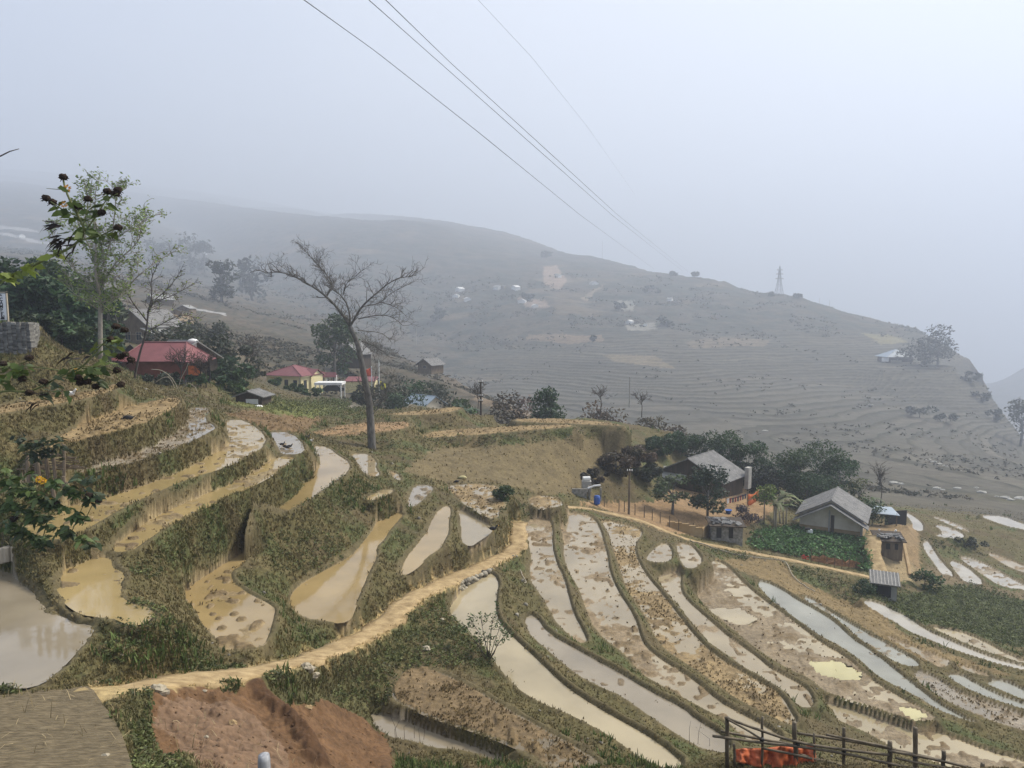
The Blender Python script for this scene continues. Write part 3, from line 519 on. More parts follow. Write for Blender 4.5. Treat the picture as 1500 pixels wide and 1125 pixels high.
# ------------------------------------------------------------------ shape helpers
class MB:
    def __init__(s): s.V = []; s.F = []; s.T = []; s.n = 0
    def add(s, V, Fc, tint=None):
        V = np.asarray(V, float); s.V.append(V); s.F += [tuple(i+s.n for i in f) for f in Fc]; s.n += len(V)
        if tint is not None: s.T.append(np.ones((len(V), 3))*np.asarray(tint))
        return s
    def box(s, c, d, rz=0, tint=None, tilt=None):
        x, y, z = np.array(d)/2; V = np.array([(-x,-y,-z),(x,-y,-z),(x,y,-z),(-x,y,-z),(-x,-y,z),(x,-y,z),(x,y,z),(-x,y,z)])
        if tilt is not None: V = V @ np.array(Matrix.Rotation(tilt[0], 3, tilt[1])).T
        cz, sz = math.cos(rz), math.sin(rz); V = V @ np.array([[cz, sz, 0], [-sz, cz, 0], [0, 0, 1]])
        return s.add(V+np.array(c), [(0,3,2,1),(4,5,6,7),(0,1,5,4),(1,2,6,5),(2,3,7,6),(3,0,4,7)], tint)
    def slab(s, quad, th, tint=None):            # a sheet of any outline with thickness along its normal
        q = [Vector(p) for p in quad]; n = (q[1]-q[0]).cross(q[-1]-q[0]).normalized()*th; k = len(q)
        V = [tuple(p) for p in q]+[tuple(p-n) for p in q]
        Fc = [tuple(range(k)), tuple(range(2*k-1, k-1, -1))]+[(i, i+k, (i+1) % k+k, (i+1) % k) for i in range(k)]
        return s.add(V, Fc, tint)
    def tube(s, P, R, k=6, tint=None):
        P = np.asarray(P, float); R = np.ones(len(P))*np.asarray(R, float); V = []; Fc = []
        for i in range(len(P)):
            d = P[min(i+1, len(P)-1)]-P[max(i-1, 0)]; d = d/(np.linalg.norm(d)+1e-9); a = np.array([1., 0, 0]) if abs(d[2]) > .8 else np.array([0, 0, 1.])
            u = np.cross(d, a); u /= np.linalg.norm(u); w = np.cross(d, u)
            for j in range(k): t = 2*math.pi*j/k; V.append(P[i]+R[i]*(math.cos(t)*u+math.sin(t)*w))
        for i in range(len(P)-1):
            for j in range(k): Fc.append((i*k+j, i*k+(j+1) % k, (i+1)*k+(j+1) % k, (i+1)*k+j))
        Fc += [tuple(range(k-1, -1, -1)), tuple(range((len(P)-1)*k, len(P)*k))]
        return s.add(V, Fc, tint)
    def ball(s, c, r, sq=(1, 1, 1), tint=None, seed=0, rough=0, nu=8, nv=5):
        rg = np.random.RandomState(seed); V = [(0, 0, 1)]; Fc = []
        for i in range(1, nv):
            p = math.pi*i/nv
            for j in range(nu): t = 2*math.pi*j/nu; V.append((math.sin(p)*math.cos(t), math.sin(p)*math.sin(t), math.cos(p)))
        V.append((0, 0, -1)); V = np.array(V)*(1+rough*(rg.rand(len(V))-.5))[:, None]*np.array(sq)*r+np.array(c); L_ = len(V)-1
        for j in range(nu):
            Fc.append((0, 1+j, 1+(j+1) % nu)); Fc.append((L_, L_-nu+(j+1) % nu, L_-nu+j))
            for i in range(nv-2): a = 1+i*nu; Fc.append((a+j, a+nu+j, a+nu+(j+1) % nu, a+(j+1) % nu))
        return s.add(V, Fc, tint)
    def lathe(s, c, prof, k=14, tint=None):
        V = []; Fc = []
        for r, z in prof:
            for j in range(k): t = 2*math.pi*j/k; V.append((c[0]+r*math.cos(t), c[1]+r*math.sin(t), c[2]+z))
        for i in range(len(prof)-1):
            for j in range(k): Fc.append((i*k+j, i*k+(j+1) % k, (i+1)*k+(j+1) % k, (i+1)*k+j))
        Fc += [tuple(range(k-1, -1, -1)), tuple(range((len(prof)-1)*k, len(prof)*k))]
        return s.add(V, Fc, tint)
    def build(s, name, material, parent=None, smooth=False):
        V = np.vstack(s.V); o = mesh_np(name, V, s.F, material, np.vstack(s.T) if s.T else None, smooth=smooth, parent=parent)
        return o
def thing(name, label, cat, loc, rz=0, group=None):
    o = bpy.data.objects.new(name, None); COL.objects.link(o); o.location = loc; o.rotation_euler = (0, 0, rz); o.empty_display_size = .3
    return tag(o, label, cat, group)
# ------------------------------------------------------------------ materials of the things
def flat(name, c, rough=.8, s=5., v=.25, bump=.2, **k): return noise_mat(name, [x*(1-v) for x in c], [min(1, x*(1+v)) for x in c], s, rough, bump, **k)
M['path'] = noise_mat('packed_earth', (.215, .15, .072), (.45, .335, .178), 2.0, .9, .8, dist=.06)
M['road'] = noise_mat('grooved_concrete', (.085, .066, .036), (.215, .17, .10), 4.6, .9, 1., wave=('Y', 2.4, 7., .45), dist=.07, stretch=(.9, 2.4, 1), rot=rad(-22), detail=9)
M['fcement'] = noise_mat('grey_fibre_cement', (.14, .14, .14), (.25, .245, .235), 1.3, .85, .6, wave=('Y', 3.2, 0, 1.2), dist=.06)
M['redroof'] = noise_mat('red_metal_roof', (.165, .052, .054), (.215, .072, .074), 1.2, .55, .4, wave=('X', 2.2, 0, 1.), dist=.03)
M['redroof2'] = noise_mat('dull_red_roof', (.17, .06, .065), (.22, .08, .085), 1.2, .6, .4, wave=('X', 2.2, 0, 1.), dist=.03)
M['blueroof'] = noise_mat('blue_grey_roof', (.23, .29, .35), (.31, .37, .43), 1.0, .5, .3, wave=('Y', 2., 0, 1.), dist=.03)
M['paleroof'] = noise_mat('pale_roof', (.20, .20, .195), (.32, .32, .30), 2., .6, .3, wave=('Y', 2., 0, 1.), dist=.03)
M['brick'] = noise_mat('red_board_wall', (.17, .05, .035), (.26, .085, .06), 1.5, .85, .4, wave=('Z', 2.4, .4, 1.), dist=.02)
M['yellow'] = flat('yellow_plaster', (.68, .60, .34), .8, 1.5, .12, .1)
M['render'] = noise_mat('stained_grey_render', (.52, .45, .34), (.72, .66, .54), .7, .9, .3)
M['ochre'] = noise_mat('ochre_stained_base', (.30, .20, .09), (.38, .29, .17), 1.2, .9, .3)
M['wood'] = noise_mat('weathered_wood', (.10, .075, .05), (.21, .165, .115), 3., .9, .5, stretch=(1, 1, .25))
M['dkwood'] = noise_mat('dark_wood', (.035, .028, .022), (.085, .065, .048), 3., .9, .5, stretch=(1, 1, .25))
M['bamboo'] = noise_mat('old_bamboo', (.085, .07, .05), (.19, .155, .105), 5., .75, .3, stretch=(1, 1, .4))
M['palewood'] = noise_mat('bleached_wood', (.27, .235, .175), (.42, .37, .29), 4., .9, .5, stretch=(1, 1, .2))
M['white'] = flat('white_paint', (.72, .72, .70), .6, 2., .1, .05)
M['dark'] = flat('dark_opening', (.02, .02, .022), .5, 3., .3, 0)
M['glass'] = flat('window_glass', (.03, .04, .05), .12, 3., .2, 0)
M['stone'] = noise_mat('grey_stone', (.12, .115, .10), (.34, .325, .29), 4., .9, .8, dist=.04)
M['palerock'] = noise_mat('pale_rock', (.24, .205, .145), (.46, .41, .31), 5., .9, .6, dist=.03)
M['rubble'] = vcol_mat('rubble_stone', nscale=6, amt=.35, bump=.6, dist=.03)
M['tarp'] = noise_mat('orange_tarpaulin', (.40, .095, .035), (.54, .145, .055), 2.5, .6, .5, dist=.05)
M['orange'] = flat('orange_mesh', (.60, .16, .05), .8, 3., .25, .1)
M['bark'] = noise_mat('grey_bark', (.066, .062, .056), (.185, .175, .158), 7., .9, .8, stretch=(1, 1, .3), dist=.03)
M['palebark'] = noise_mat('pale_bark', (.20, .18, .15), (.36, .33, .28), 6., .9, .5, stretch=(1, 1, .4))
M['twig'] = noise_mat('dark_twig', (.045, .035, .028), (.085, .068, .055), 4., .9, .2)
M['steel'] = flat('galvanised_steel', (.20, .21, .22), .5, 2., .15, 0)
M['conc'] = flat('concrete_post', (.35, .34, .31), .85, 3., .2, .3)
M['wire'] = flat('black_cable', (.05, .05, .055), .6, 2., .2, 0)
M['blue'] = flat('blue_plastic', (.03, .10, .38), .4, 2., .15, 0)
M['feather'] = flat('black_feathers', (.012, .012, .013), .6, 9., .3, .2)
M['wfeather'] = flat('white_feathers', (.62, .6, .56), .7, 9., .15, .2)
M['redc'] = flat('red_cloth', (.60, .10, .05), .8, 4., .15, .1)
M['yelc'] = flat('yellow_cloth', (.72, .66, .06), .8, 4., .15, .1)
M['cloth1'] = flat('navy_cloth', (.03, .035, .07), .9, 5., .25, .2); M['cloth2'] = flat('maroon_cloth', (.16, .03, .05), .9, 5., .25, .2)
M['cloth3'] = flat('pale_cloth', (.55, .56, .60), .9, 5., .12, .2); M['sack'] = flat('yellow_sack', (.50, .45, .24), .9, 5., .2, .3)
M['head'] = noise_mat('dry_seed_head', (.014, .010, .008), (.05, .032, .02), 60., .95, .8)
M['petal'] = flat('yellow_petal', (.80, .43, .02), .6, 10., .15, .1); M['opetal'] = flat('faded_orange_petal', (.42, .20, .03), .7, 10., .2, .1)
M['stem'] = flat('green_stem', (.12, .13, .045), .7, 20., .3, .1); M['redflower'] = flat('red_flower', (.42, .03, .02), .7, 9., .2, .1)
# ------------------------------------------------------------------ path, lane, road
def ribbon(name, P, hw, material, th=.14, seed=1, sub=None):
    P = np.asarray(P, float)
    d = np.gradient(P[:, :2], axis=0); d /= np.linalg.norm(d, axis=1)[:, None]; n = np.stack([-d[:, 1], d[:, 0]], -1)
    rg = np.random.RandomState(seed); k = len(P); V = []; ks = 5
    for i in range(k):
        for a in range(ks):
            f = -1+2*a/(ks-1); w = hw*f*(1+.16*math.sin(i*.9+f)+.10*math.sin(i*.37+2*f))+(rg.rand()-.5)*.14*(abs(f) > .9); V.append((P[i, 0]+n[i, 0]*w, P[i, 1]+n[i, 1]*w, P[i, 2]+.02-.03*f*f+(rg.rand()-.5)*.02))
    V += [(x, y, z-th) for x, y, z in V[:k*ks]]; o = k*ks; Fc = []
    for i in range(k-1):
        for a in range(ks-1): q = i*ks+a; Fc.append((q, q+1, q+ks+1, q+ks))
        Fc.append((i*ks+ks-1, i*ks+ks-1+o, (i+1)*ks+ks-1+o, (i+1)*ks+ks-1)); Fc.append((i*ks, (i+1)*ks, (i+1)*ks+o, i*ks+o))
    Fc += [tuple(range(ks))+tuple(range(o+ks-1, o-1, -1)), tuple(range((k-1)*ks+ks-1, (k-1)*ks-1, -1))+tuple(range(o+(k-1)*ks, o+(k-1)*ks+ks))]
    return tag(mesh_np(name, V, Fc, material, smooth=True), kind='structure')
def resample(P, st):
    P = np.asarray(P, float); s = np.r_[0, np.cumsum(np.linalg.norm(np.diff(P, axis=0), axis=1))]; q = np.linspace(0, s[-1], max(2, int(s[-1]/st)))
    return np.stack([np.interp(q, s, P[:, i]) for i in range(3)], -1)
PATHR = resample(PATH, .35); PATHR[:4, 2] -= np.array([.3, .2, .1, .04])
ribbon('footpath', PATHR, .58, M['path']); ribbon('lane', resample(LANEP, .5), .48, M['path'], seed=2); ribbon('house_path', resample(DRIVE, .5), .68, M['path'], seed=3)
RE = [(128,1013,15.6),(138,1020,15.2),(152,1037,14.4),(166,1054,13.65),(172,1068,13.05),(180,1084,12.4),(186,1102,11.8),(194,1128,11.0),(205,1170,9.9)]
RL = [(-150,1040,14.5),(-150,1052,14.0),(-150,1064,13.5),(-150,1076,13.0),(-150,1088,12.6),(-150,1100,12.1),(-150,1112,11.6),(-150,1124,11.2),(-150,1160,10.1)]
V = []; Fc = []; kx = 16
for a, b in zip(RE, RL):
    p, q = PD(*a), PD(*b)
    for j in range(kx): f = j/(kx-1); r = p*(1-f)+q*f; g = float(gz(r[0], r[1])); V.append((r[0], r[1], max(r[2]+.06, g+.03)))
n_ = len(V); V += [(x, y, z-.22) for x, y, z in V]
for i in range(len(RE)-1):
    for j in range(kx-1): q = i*kx+j; Fc.append((q, q+kx, q+kx+1, q+1))
    Fc.append((i*kx, i*kx+n_, (i+1)*kx+n_, (i+1)*kx))
for j in range(kx-1): Fc.append((j, j+1, j+1+n_, j+n_))
tag(mesh_np('road', V, Fc, M['road'], smooth=False), kind='structure')
# ------------------------------------------------------------------ grass, weeds, stubble, crops (nobody could count them)
RG = np.random.RandomState(7)
def sample_cells(prob, jit=.5):
    cnt = RG.poisson(np.clip(prob, 0, 5)); i, j = np.nonzero(cnt); k_ = cnt[i, j]; i = np.repeat(i, k_); j = np.repeat(j, k_); fi = np.clip(i+RG.rand(len(i))-.5, 0, NS-2); fj = np.clip(j+RG.rand(len(i))-.5, 0, NT-2)
    D = np.exp(S0+fi*DS); t = T0+fj*DT; x = D*t; return x, D, gz(x, D), i, j
def blades(name, x, y, z, col, nb, hgt, wid, lean, material=None, flop=0.):
    n = len(x); N = n*nb; b = np.repeat(np.stack([x, y, z], -1), nb, 0); b[:, :2] += (RG.rand(N, 2)-.5)*np.repeat(hgt, nb)[:, None]*.9
    a = RG.rand(N)*2*math.pi; ln = (RG.rand(N)*.9+.15)*lean; h = np.repeat(hgt, nb)*(.5+.8*RG.rand(N)); w = np.repeat(wid, nb)*(.6+.8*RG.rand(N))
    dx, dy = np.cos(a), np.sin(a); side = np.stack([-dy, dx, np.zeros(N)], -1)*w[:, None]
    tip = b+np.stack([dx*h*np.sin(ln), dy*h*np.sin(ln), h*np.cos(ln)*(1-flop*RG.rand(N))], -1); mid = b*.5+tip*.5; mid[:, 2] += h*.12
    b[:, 2] -= .05
    V = np.stack([b-side, b+side, mid+side*.7, tip, mid-side*.7], 1).reshape(-1, 3); o = np.arange(N)[:, None]*5
    Fc = np.concatenate([o+np.array([[0, 1, 2]]), o+np.array([[0, 2, 4]]), o+np.array([[4, 2, 3]])], 0)
    c = np.repeat(col, nb, 0)*(.78+.5*RG.rand(N, 1)); c = np.repeat(c, 5, 0)
    return tag(mesh_np(name, V, Fc.astype(np.int32), material or M['grass'], np.clip(c, 0, 1), smooth=True), kind='stuff')
QX0 = 750+F*GX/GY
VIS = (np.abs(GX/GY) < .80) & (GY > 10.5)
near = VIS & (GY < 118) & (~ISF)
steep = np.zeros_like(Z); steep[1:-1, :] = (Z[2:, :]-Z[:-2, :])/(GY[2:, :]-GY[:-2, :]); sx = np.zeros_like(Z); sx[:, 1:-1] = (Z[:, 2:]-Z[:, :-2])/(GX[:, 2:]-GX[:, :-2]); steepm = sstep(.15, .9, np.abs(steep)); areaf = np.minimum(7, np.sqrt(1+steep**2*6+sx**2))
pr = np.where(near, np.clip(GR, 0, 1)*(.30+.14*steepm)*areaf*(.55+.6*n2)*(1-sstep(75, 118, GY)*(QX0 < 700))*np.where((QX0 > 740) & (Z < -15), .55, 1), 0)
x, y, z, i, j = sample_cells(pr); c = C[i, j]; dry = RG.rand(len(x), 1); mixd = sstep(.35, .75, n1[i, j]*.5+dry[:, 0]*.5)[:, None]
rt = np.clip((QX0[i, j]-700)/200, 0, 1); c = c*1.3*(1-.5*mixd)+np.array((.27, .21, .098))*.5*mixd; hg = (.05+.085*RG.rand(len(x)))*(1+.5*n1[i, j])*np.clip(y/28, .75, 1.5)*(1-.4*rt)
blades('bank_grass', x, y, z, c, 4, hg, .009+.0004*y, 1.5)
# taller green tufts in patches
gp = sstep(.56, .74, fbm(GX*.22, GY*.22, 91, 4)); pr = np.where(near & (GR > .5), gp*.05*areaf*np.where((QX0 > 740) & (Z < -14.2), .22, 1), 0); x, y, z, i, j = sample_cells(pr)
blades('green_tufts', x, y, z, np.array((.075, .105, .03))*(.7+.7*RG.rand(len(x), 1)), 6, (.16+.22*RG.rand(len(x)))*np.clip(y/30, .8, 1.5), .014+.0004*y, .95)
# stubble and clods of old rice in the flooded paddies
pr = np.where(VIS & ISF & (GY < 110) & (WET < .88), .026*(1.25-WET)*sstep(.38, .62, fbm(GX*.30, GY*.30, 93, 3)), 0)
pr = np.where(VIS & ISF & (WET >= .88), .006, pr); x, y, z, i, j = sample_cells(pr)
blades('rice_stubble', x, y, np.maximum(z, z), np.array((.15, .11, .055))*(.55+.9*RG.rand(len(x), 1)), 5, .05+.07*RG.rand(len(x))+.0006*y, .012+.0004*y, 1.2)
dry_ = np.zeros_like(Z)
for p in pads:
    if p['wet'] <= .06 and p['kind'] in ('straw', 'dark', 'brown', 'grey'): dry_[p['sl']] = np.where(p['ins'], .5 if p['kind'] == 'dark' else .22, dry_[p['sl']])
pr = np.where(VIS & ISF & (GY < 95), dry_*sstep(.30, .58, fbm(GX*.45, GY*.45, 97, 3)), 0); x, y, z, i, j = sample_cells(pr)
blades('dead_straw', x, y, z, mixc((.10, .072, .03), (.25, .185, .09), RG.rand(len(x))), 4, .05+.07*RG.rand(len(x))+.0004*y, .012+.0004*y, 1.5)
def leafy(name, x, y, z, col, nb, size, rise, material=None):
    n = len(x); N = n*nb; b = np.repeat(np.stack([x, y, z], -1), nb, 0); s = np.repeat(size, nb)*(.6+.8*RG.rand(N)); r_ = np.repeat(rise, nb)
    b += np.stack([(RG.rand(N)-.5)*s*3, (RG.rand(N)-.5)*s*3, RG.rand(N)*r_], -1)
    u = RG.randn(N, 3); u[:, 2] *= .6; u /= np.linalg.norm(u, axis=1)[:, None]; v = np.cross(u, RG.randn(N, 3)); v /= np.linalg.norm(v, axis=1)[:, None]+1e-9
    V = np.stack([b-u*s[:, None], b+v*s[:, None]*.45, b+u*s[:, None], b-v*s[:, None]*.45], 1).reshape(-1, 3); Fc = np.arange(N*4, dtype=np.int32).reshape(-1, 4)
    c = np.repeat(np.repeat(col, nb, 0)*(.55+.9*RG.rand(N, 1)), 4, 0)
    return tag(mesh_np(name, V, Fc, material or M['leaf'], np.clip(c, 0, 1), smooth=False), kind='stuff')
QX, QY = proj(np.stack([GX, GY, Z], -1))
def inpix(pix, d0, d1): return inpoly(QX+(n2-.5)*26, QY+(n4-.5)*14, np.array(pix, float)) & (GY > d0) & (GY < d1)
weed = np.zeros_like(Z)
for pix, d0, d1, dens in (([(195,1070),(250,1050),(262,1100),(280,1135),(195,1135)], 11, 18, .35), ([(150,1000),(215,1000),(225,1020),(205,1026),(150,1018)], 14, 20, .25), ([(270,985),(310,975),(420,985),(440,1005),(330,1006),(262,1000)], 17, 24, .3),
    ([(480,985),(560,950),(600,900),(640,880),(690,905),(730,960),(720,980),(640,975),(580,985),(570,1030),(500,1030),(460,1000)], 20, 34, .22), ([(390,780),(470,775),(510,790),(500,830),(440,845),(400,830)], 26, 40, .16),
    ([(190,880),(240,890),(300,960),(320,985),(210,985),(150,960)], 16, 24, .16), ([(300,755),(330,790),(250,830),(215,860),(190,835)], 22, 34, .15), ([(400,690),(470,690),(520,700),(560,720),(500,760),(430,750)], 34, 50, .12),
    ([(600,560),(560,600),(480,615),(460,595),(560,640),(620,660),(560,660),(500,640)], 55, 80, .12), ([(730,740),(770,735),(790,755),(770,762),(745,790),(740,770)], 44, 60, .25), ([(0,690),(90,690),(150,740),(60,800),(0,810)], 20, 27, .3),
    ([(1300,875),(1420,855),(1540,890),(1540,965),(1440,935),(1360,915),(1300,905)], 50, 72, .34), ([(1140,825),(1240,850),(1330,860),(1330,905),(1260,890),(1180,850)], 56, 66, .3), ([(1000,800),(1100,815),(1100,822),(1010,808)], 58, 66, .3),
    ([(380,590),(520,585),(560,600),(470,612),(400,600)], 60, 130, .16), ([(600,640),(700,640),(850,628),(900,640),(760,652),(640,656)], 60, 95, .16), ([(1340,790),(1420,790),(1440,800),(1400,815)], 70, 95, .2), ([(0,985),(28,990),(28,1020),(0,1020)], 13, 19, .3)):
    weed = np.maximum(weed, np.where(inpix(pix, d0, d1), dens, 0))
pr = np.where(VIS & ~ISF & (GR > 0), weed, 0); x, y, z, i, j = sample_cells(pr)
leafy('weeds', x, y, z, np.array((.088, .102, .034))*(.6+1.0*RG.rand(len(x), 1))*(.6+.8*n2[i, j])[:, None], 7, .028+.0009*y, .08+.003*y)
GARDEN = [(1105,780),(1172,772),(1250,788),(1268,790),(1277,838),(1240,828),(1190,818),(1130,808),(1095,800)]
pr = np.where(VIS & inpoly(QX, QY, np.array(GARDEN, float)) & (GY > 60) & (GY < 78), .55, 0); x, y, z, i, j = sample_cells(pr)
leafy('vegetable_crop', x, y, z, np.array((.085, .165, .055))*(.5+1.0*RG.rand(len(x), 1)), 7, .17+0*x, .42+0*x)
# scrub and bushes spread over the far slopes
hp = (GY > 130) & (GY < 1000) & (np.abs(GX/GY) < .8); scr = sstep(.50, .68, fbm(GX*.03, GY*.03, 95, 4))*(1-.85*np.clip(valley, 0, 1))+.003
pr = np.where(hp, scr*.10, 0); x, y, z, i, j = sample_cells(pr)
leafy('hill_scrub', x, y, z, mixc((.028, .036, .018), (.085, .07, .042), RG.rand(len(x))), 5, .20+.0014*y, .25+.0015*y)
# straw and sticks lying on the concrete road
x = -4.2-8*RG.rand(260); y = 11.2+4.2*RG.rand(260); blades('straw_litter', x, y, gz(x, y)+.11, np.array((.34, .27, .15))*(.5+.8*RG.rand(260, 1)), 1, .16+.2*RG.rand(260), .008+0*x, 2.0)
# loose rubble and clods
def stones(name, x, y, z, r, col, material, kind='stuff'):
    mb = MB()
    for k in range(len(x)): mb.ball((x[k], y[k], z[k]), r[k], (1, .8+.4*RG.rand(), .6+.3*RG.rand()), np.array(col[k]), seed=k, rough=.5, nu=6, nv=4)
    return tag(mb.build(name, material, smooth=True), kind=kind)
pr = np.where(inpix([(226,1014),(324,1004),(420,1030),(545,1062),(590,1150),(240,1150)], 12, 23), .02, 0); x, y, z, i, j = sample_cells(pr)
stones('dirt_clods', x, y, z,   .012+.04*RG.rand(len(x))**3, C[i, j]*(.6+.7*RG.rand(len(x), 1)), M['rubble'])
pr = np.where(VIS & (GY > 12) & (GY < 60) & (GR > .2) & ~ISF, .0008, 0); x, y, z, i, j = sample_cells(pr)
stones('loose_stones', x, y, z+.02, (.03+.08*RG.rand(len(x))**2)*np.clip(y/28, .5, 1.4), np.array((.24, .22, .18))*(.6+.6*RG.rand(len(x), 1)), M['rubble'])
def stone_wall(label, pix, hgt, thick=.3, off=-.35):
    P = resample(np.array([PD(*p) for p in pix]), .2); mb = MB(); rg = np.random.RandomState(len(pix)*7)
    d = np.gradient(P[:, :2], axis=0); d /= np.linalg.norm(d, axis=1)[:, None]; nr = np.stack([d[:, 1], -d[:, 0]], -1)
    for k in range(len(P)):
        zz = 0
        while zz < hgt:
            r = .09+.09*rg.rand(); o = off*-1+thick*(rg.rand()-.3)*.5; mb.ball((P[k, 0]+nr[k, 0]*o+(rg.rand()-.5)*.1, P[k, 1]+nr[k, 1]*o, P[k, 2]-.06-zz), r, (1.2, 1, .85), np.array((.30, .27, .21))*(.35+.9*rg.rand()), seed=k*9+int(zz*10), rough=.5, nu=6, nv=4); zz += r*1.5
    return tag(mb.build('stone_wall', M['rubble'], smooth=True), label, 'stone wall')
stone_wall('dark dry stone wall holding up the middle bend of the earth path', [(404,975,23.4),(440,967,25),(480,955,26.6),(510,942,28),(535,931,29)], .95, off=-.75)
stone_wall('short dry stone wall under the path beside the top of the cream pond', [(636,857,35.9),(660,848,37.4),(690,836,39.2),(702,830,40)], .8, off=-.72)
# ------------------------------------------------------------------ trees and shrubs
def hsv(c, rg, v=.35): return np.clip(np.array(c)*(1+v*(rg.rand()-.5)*2)*np.array([1+.25*(rg.rand()-.5), 1, 1+.3*(rg.rand()-.5)]), .003, 1)
def leaves_np(P, size, col, rg, asp=.45, flat_=.7):
    P = np.asarray(P); N = len(P); s = np.asarray(size)*(.6+.8*rg.rand(N)); u = rg.randn(N, 3); u[:, 2] *= flat_; u /= np.linalg.norm(u, axis=1)[:, None]
    v = np.cross(u, rg.randn(N, 3)); v /= np.linalg.norm(v, axis=1)[:, None]+1e-9
    V = np.stack([P-u*s[:, None], P+v*s[:, None]*asp, P+u*s[:, None], P-v*s[:, None]*asp], 1).reshape(-1, 3)
    return V, np.arange(N*4, dtype=np.int32).reshape(-1, 4), np.repeat(col, 4, 0)
def grow(mb, p, d, ln, r, lev, rg, up=.25, k=4, n=(2, 4), tips=None, spread=.75, rmin=.012):
    pts = [np.array(p, float)]; d = np.array(d, float); seg = 4
    for i in range(seg):
        d = d+rg.randn(3)*.16+np.array([0, 0, up*.18]); d /= np.linalg.norm(d); pts.append(pts[-1]+d*ln/seg)
    mb.tube(pts, np.linspace(r, max(rmin, r*.55), seg+1), k)
    if tips is not None: tips += pts[2:]
    if lev > 0:
        for c in range(rg.randint(n[0], n[1]+1)):
            i = rg.randint(2, seg+1); a = rg.randn(3); a -= d*a.dot(d); a /= np.linalg.norm(a)+1e-9; nd = d*(1-spread*.5)+a*spread+np.array([0, 0, up*.4]); nd /= np.linalg.norm(nd)
            grow(mb, pts[i], nd, ln*(.5+.25*rg.rand()), max(rmin, r*.5), lev-1, rg, up, max(3, k-1), n, tips, spread, rmin)
def leafy_tree(name, label, cat, base, H, cw, ch, col, nl, ls, seed, group=None, bark='bark', trunk_r=None, blobs=9, lean=0, fill=.55, flat_=.7, dense=0, thin=False):
    rg = np.random.RandomState(seed); t = thing(name, label, cat, base, 0, group); tr = trunk_r or H*.022
    mb = MB(); z0 = H-ch; top = np.array([lean, 0, max(H*.55, z0+ch*.35)])
    mb.tube([(0, 0, -.5), (lean*.2+rg.randn()*.03*H*.2, rg.randn()*.02*H, top[2]*.5), tuple(top)], [tr*1.25, tr, tr*.55], 7)
    B = []
    for b in range(blobs):
        a = rg.rand()*2*math.pi; q = rg.rand(); zz = z0+ch*(.12+.76*q); rr = cw*.5*math.sqrt(max(.08, 1-(2*(zz-z0)/ch-1)**2))*(.35+.5*rg.rand())
        c = np.array([lean+rr*math.cos(a), rr*math.sin(a), zz]); B.append((c, (.24+.16*rg.rand())*min(cw, ch)*(.8 if blobs > 10 else 1)))
        s = np.array([lean*.6, 0, z0*.7+.3*top[2]+.2*q*ch]); m_ = (s+c)/2+rg.randn(3)*.08*ch
        mb.tube([s, m_, c], [tr*.45, tr*.3, max(.012, tr*.12)], 5)
    mb.build('trunk', M[bark], t, True)
    P = []; Cc = []
    for c, r in B:
        n_ = int(nl/blobs); d = rg.randn(n_, 3); d /= np.linalg.norm(d, axis=1)[:, None]; rad_ = r*(fill+(1-fill)*rg.rand(n_, 1))*(.85+.3*rg.rand(n_, 1)); pp = c+d*rad_*np.array([1.15, 1.15, .8])
        P.append(pp); Cc.append(np.ones((n_, 1))*hsv(col, rg, .22)*(.55+.9*rg.rand(n_, 1)))
    V, Fc, cc = leaves_np(np.vstack(P), ls, np.vstack(Cc), rg, flat_=flat_)
    mesh_np('crown', V, Fc, M['leaf'], np.clip(cc, 0, 1), smooth=False, parent=t)
    return t
def px_tree(name, label, cat, x, yb, D, yt, wpx, col, nl, ls, seed, chf=.75, **k):
    b = ground(x, D); top = PD(x, yt, D); H = max(1.0, top[2]-b.z); cw = wpx/F*D
    return leafy_tree(name, label, cat, b, H, cw, H*chf, col, nl, ls, seed, **k)
DG, MG, LG, GG, BR = (.034, .068, .025), (.05, .086, .030), (.075, .10, .03), (.05, .058, .035), (.085, .065, .042)
# dark trees behind the stone wall on the left
for i, (x, D, yt, w, c, lab) in enumerate([(18, 62, 372, 95, DG, 'dark evergreen tree right behind the tall white signboard'), (62, 58, 400, 80, DG, 'dark bushy tree behind the right part of the grey stone wall'), (96, 66, 372, 90, MG, 'dark green tree left of the pale slender sapling trunk'),
        (118, 58, 430, 70, DG, 'low dark tree between the stone wall and the pale sapling'), (160, 72, 418, 44, DG, 'dark tree just right of the pale sapling trunk'), (45, 52, 455, 70, (.03, .048, .018), 'low dark bush beside the right end of the stone wall'), (92, 54, 470, 70, MG, 'low green bush in front of the dark trees, right of the stone wall'), (150, 80, 440, 70, GG, 'grey green tree in the gap behind the pale sapling')]):
    px_tree('tree', lab, 'tree', x, 520, D, yt, w, c, 2600, .30, 100+i, group='dark trees on the left slope', chf=.93, blobs=14)
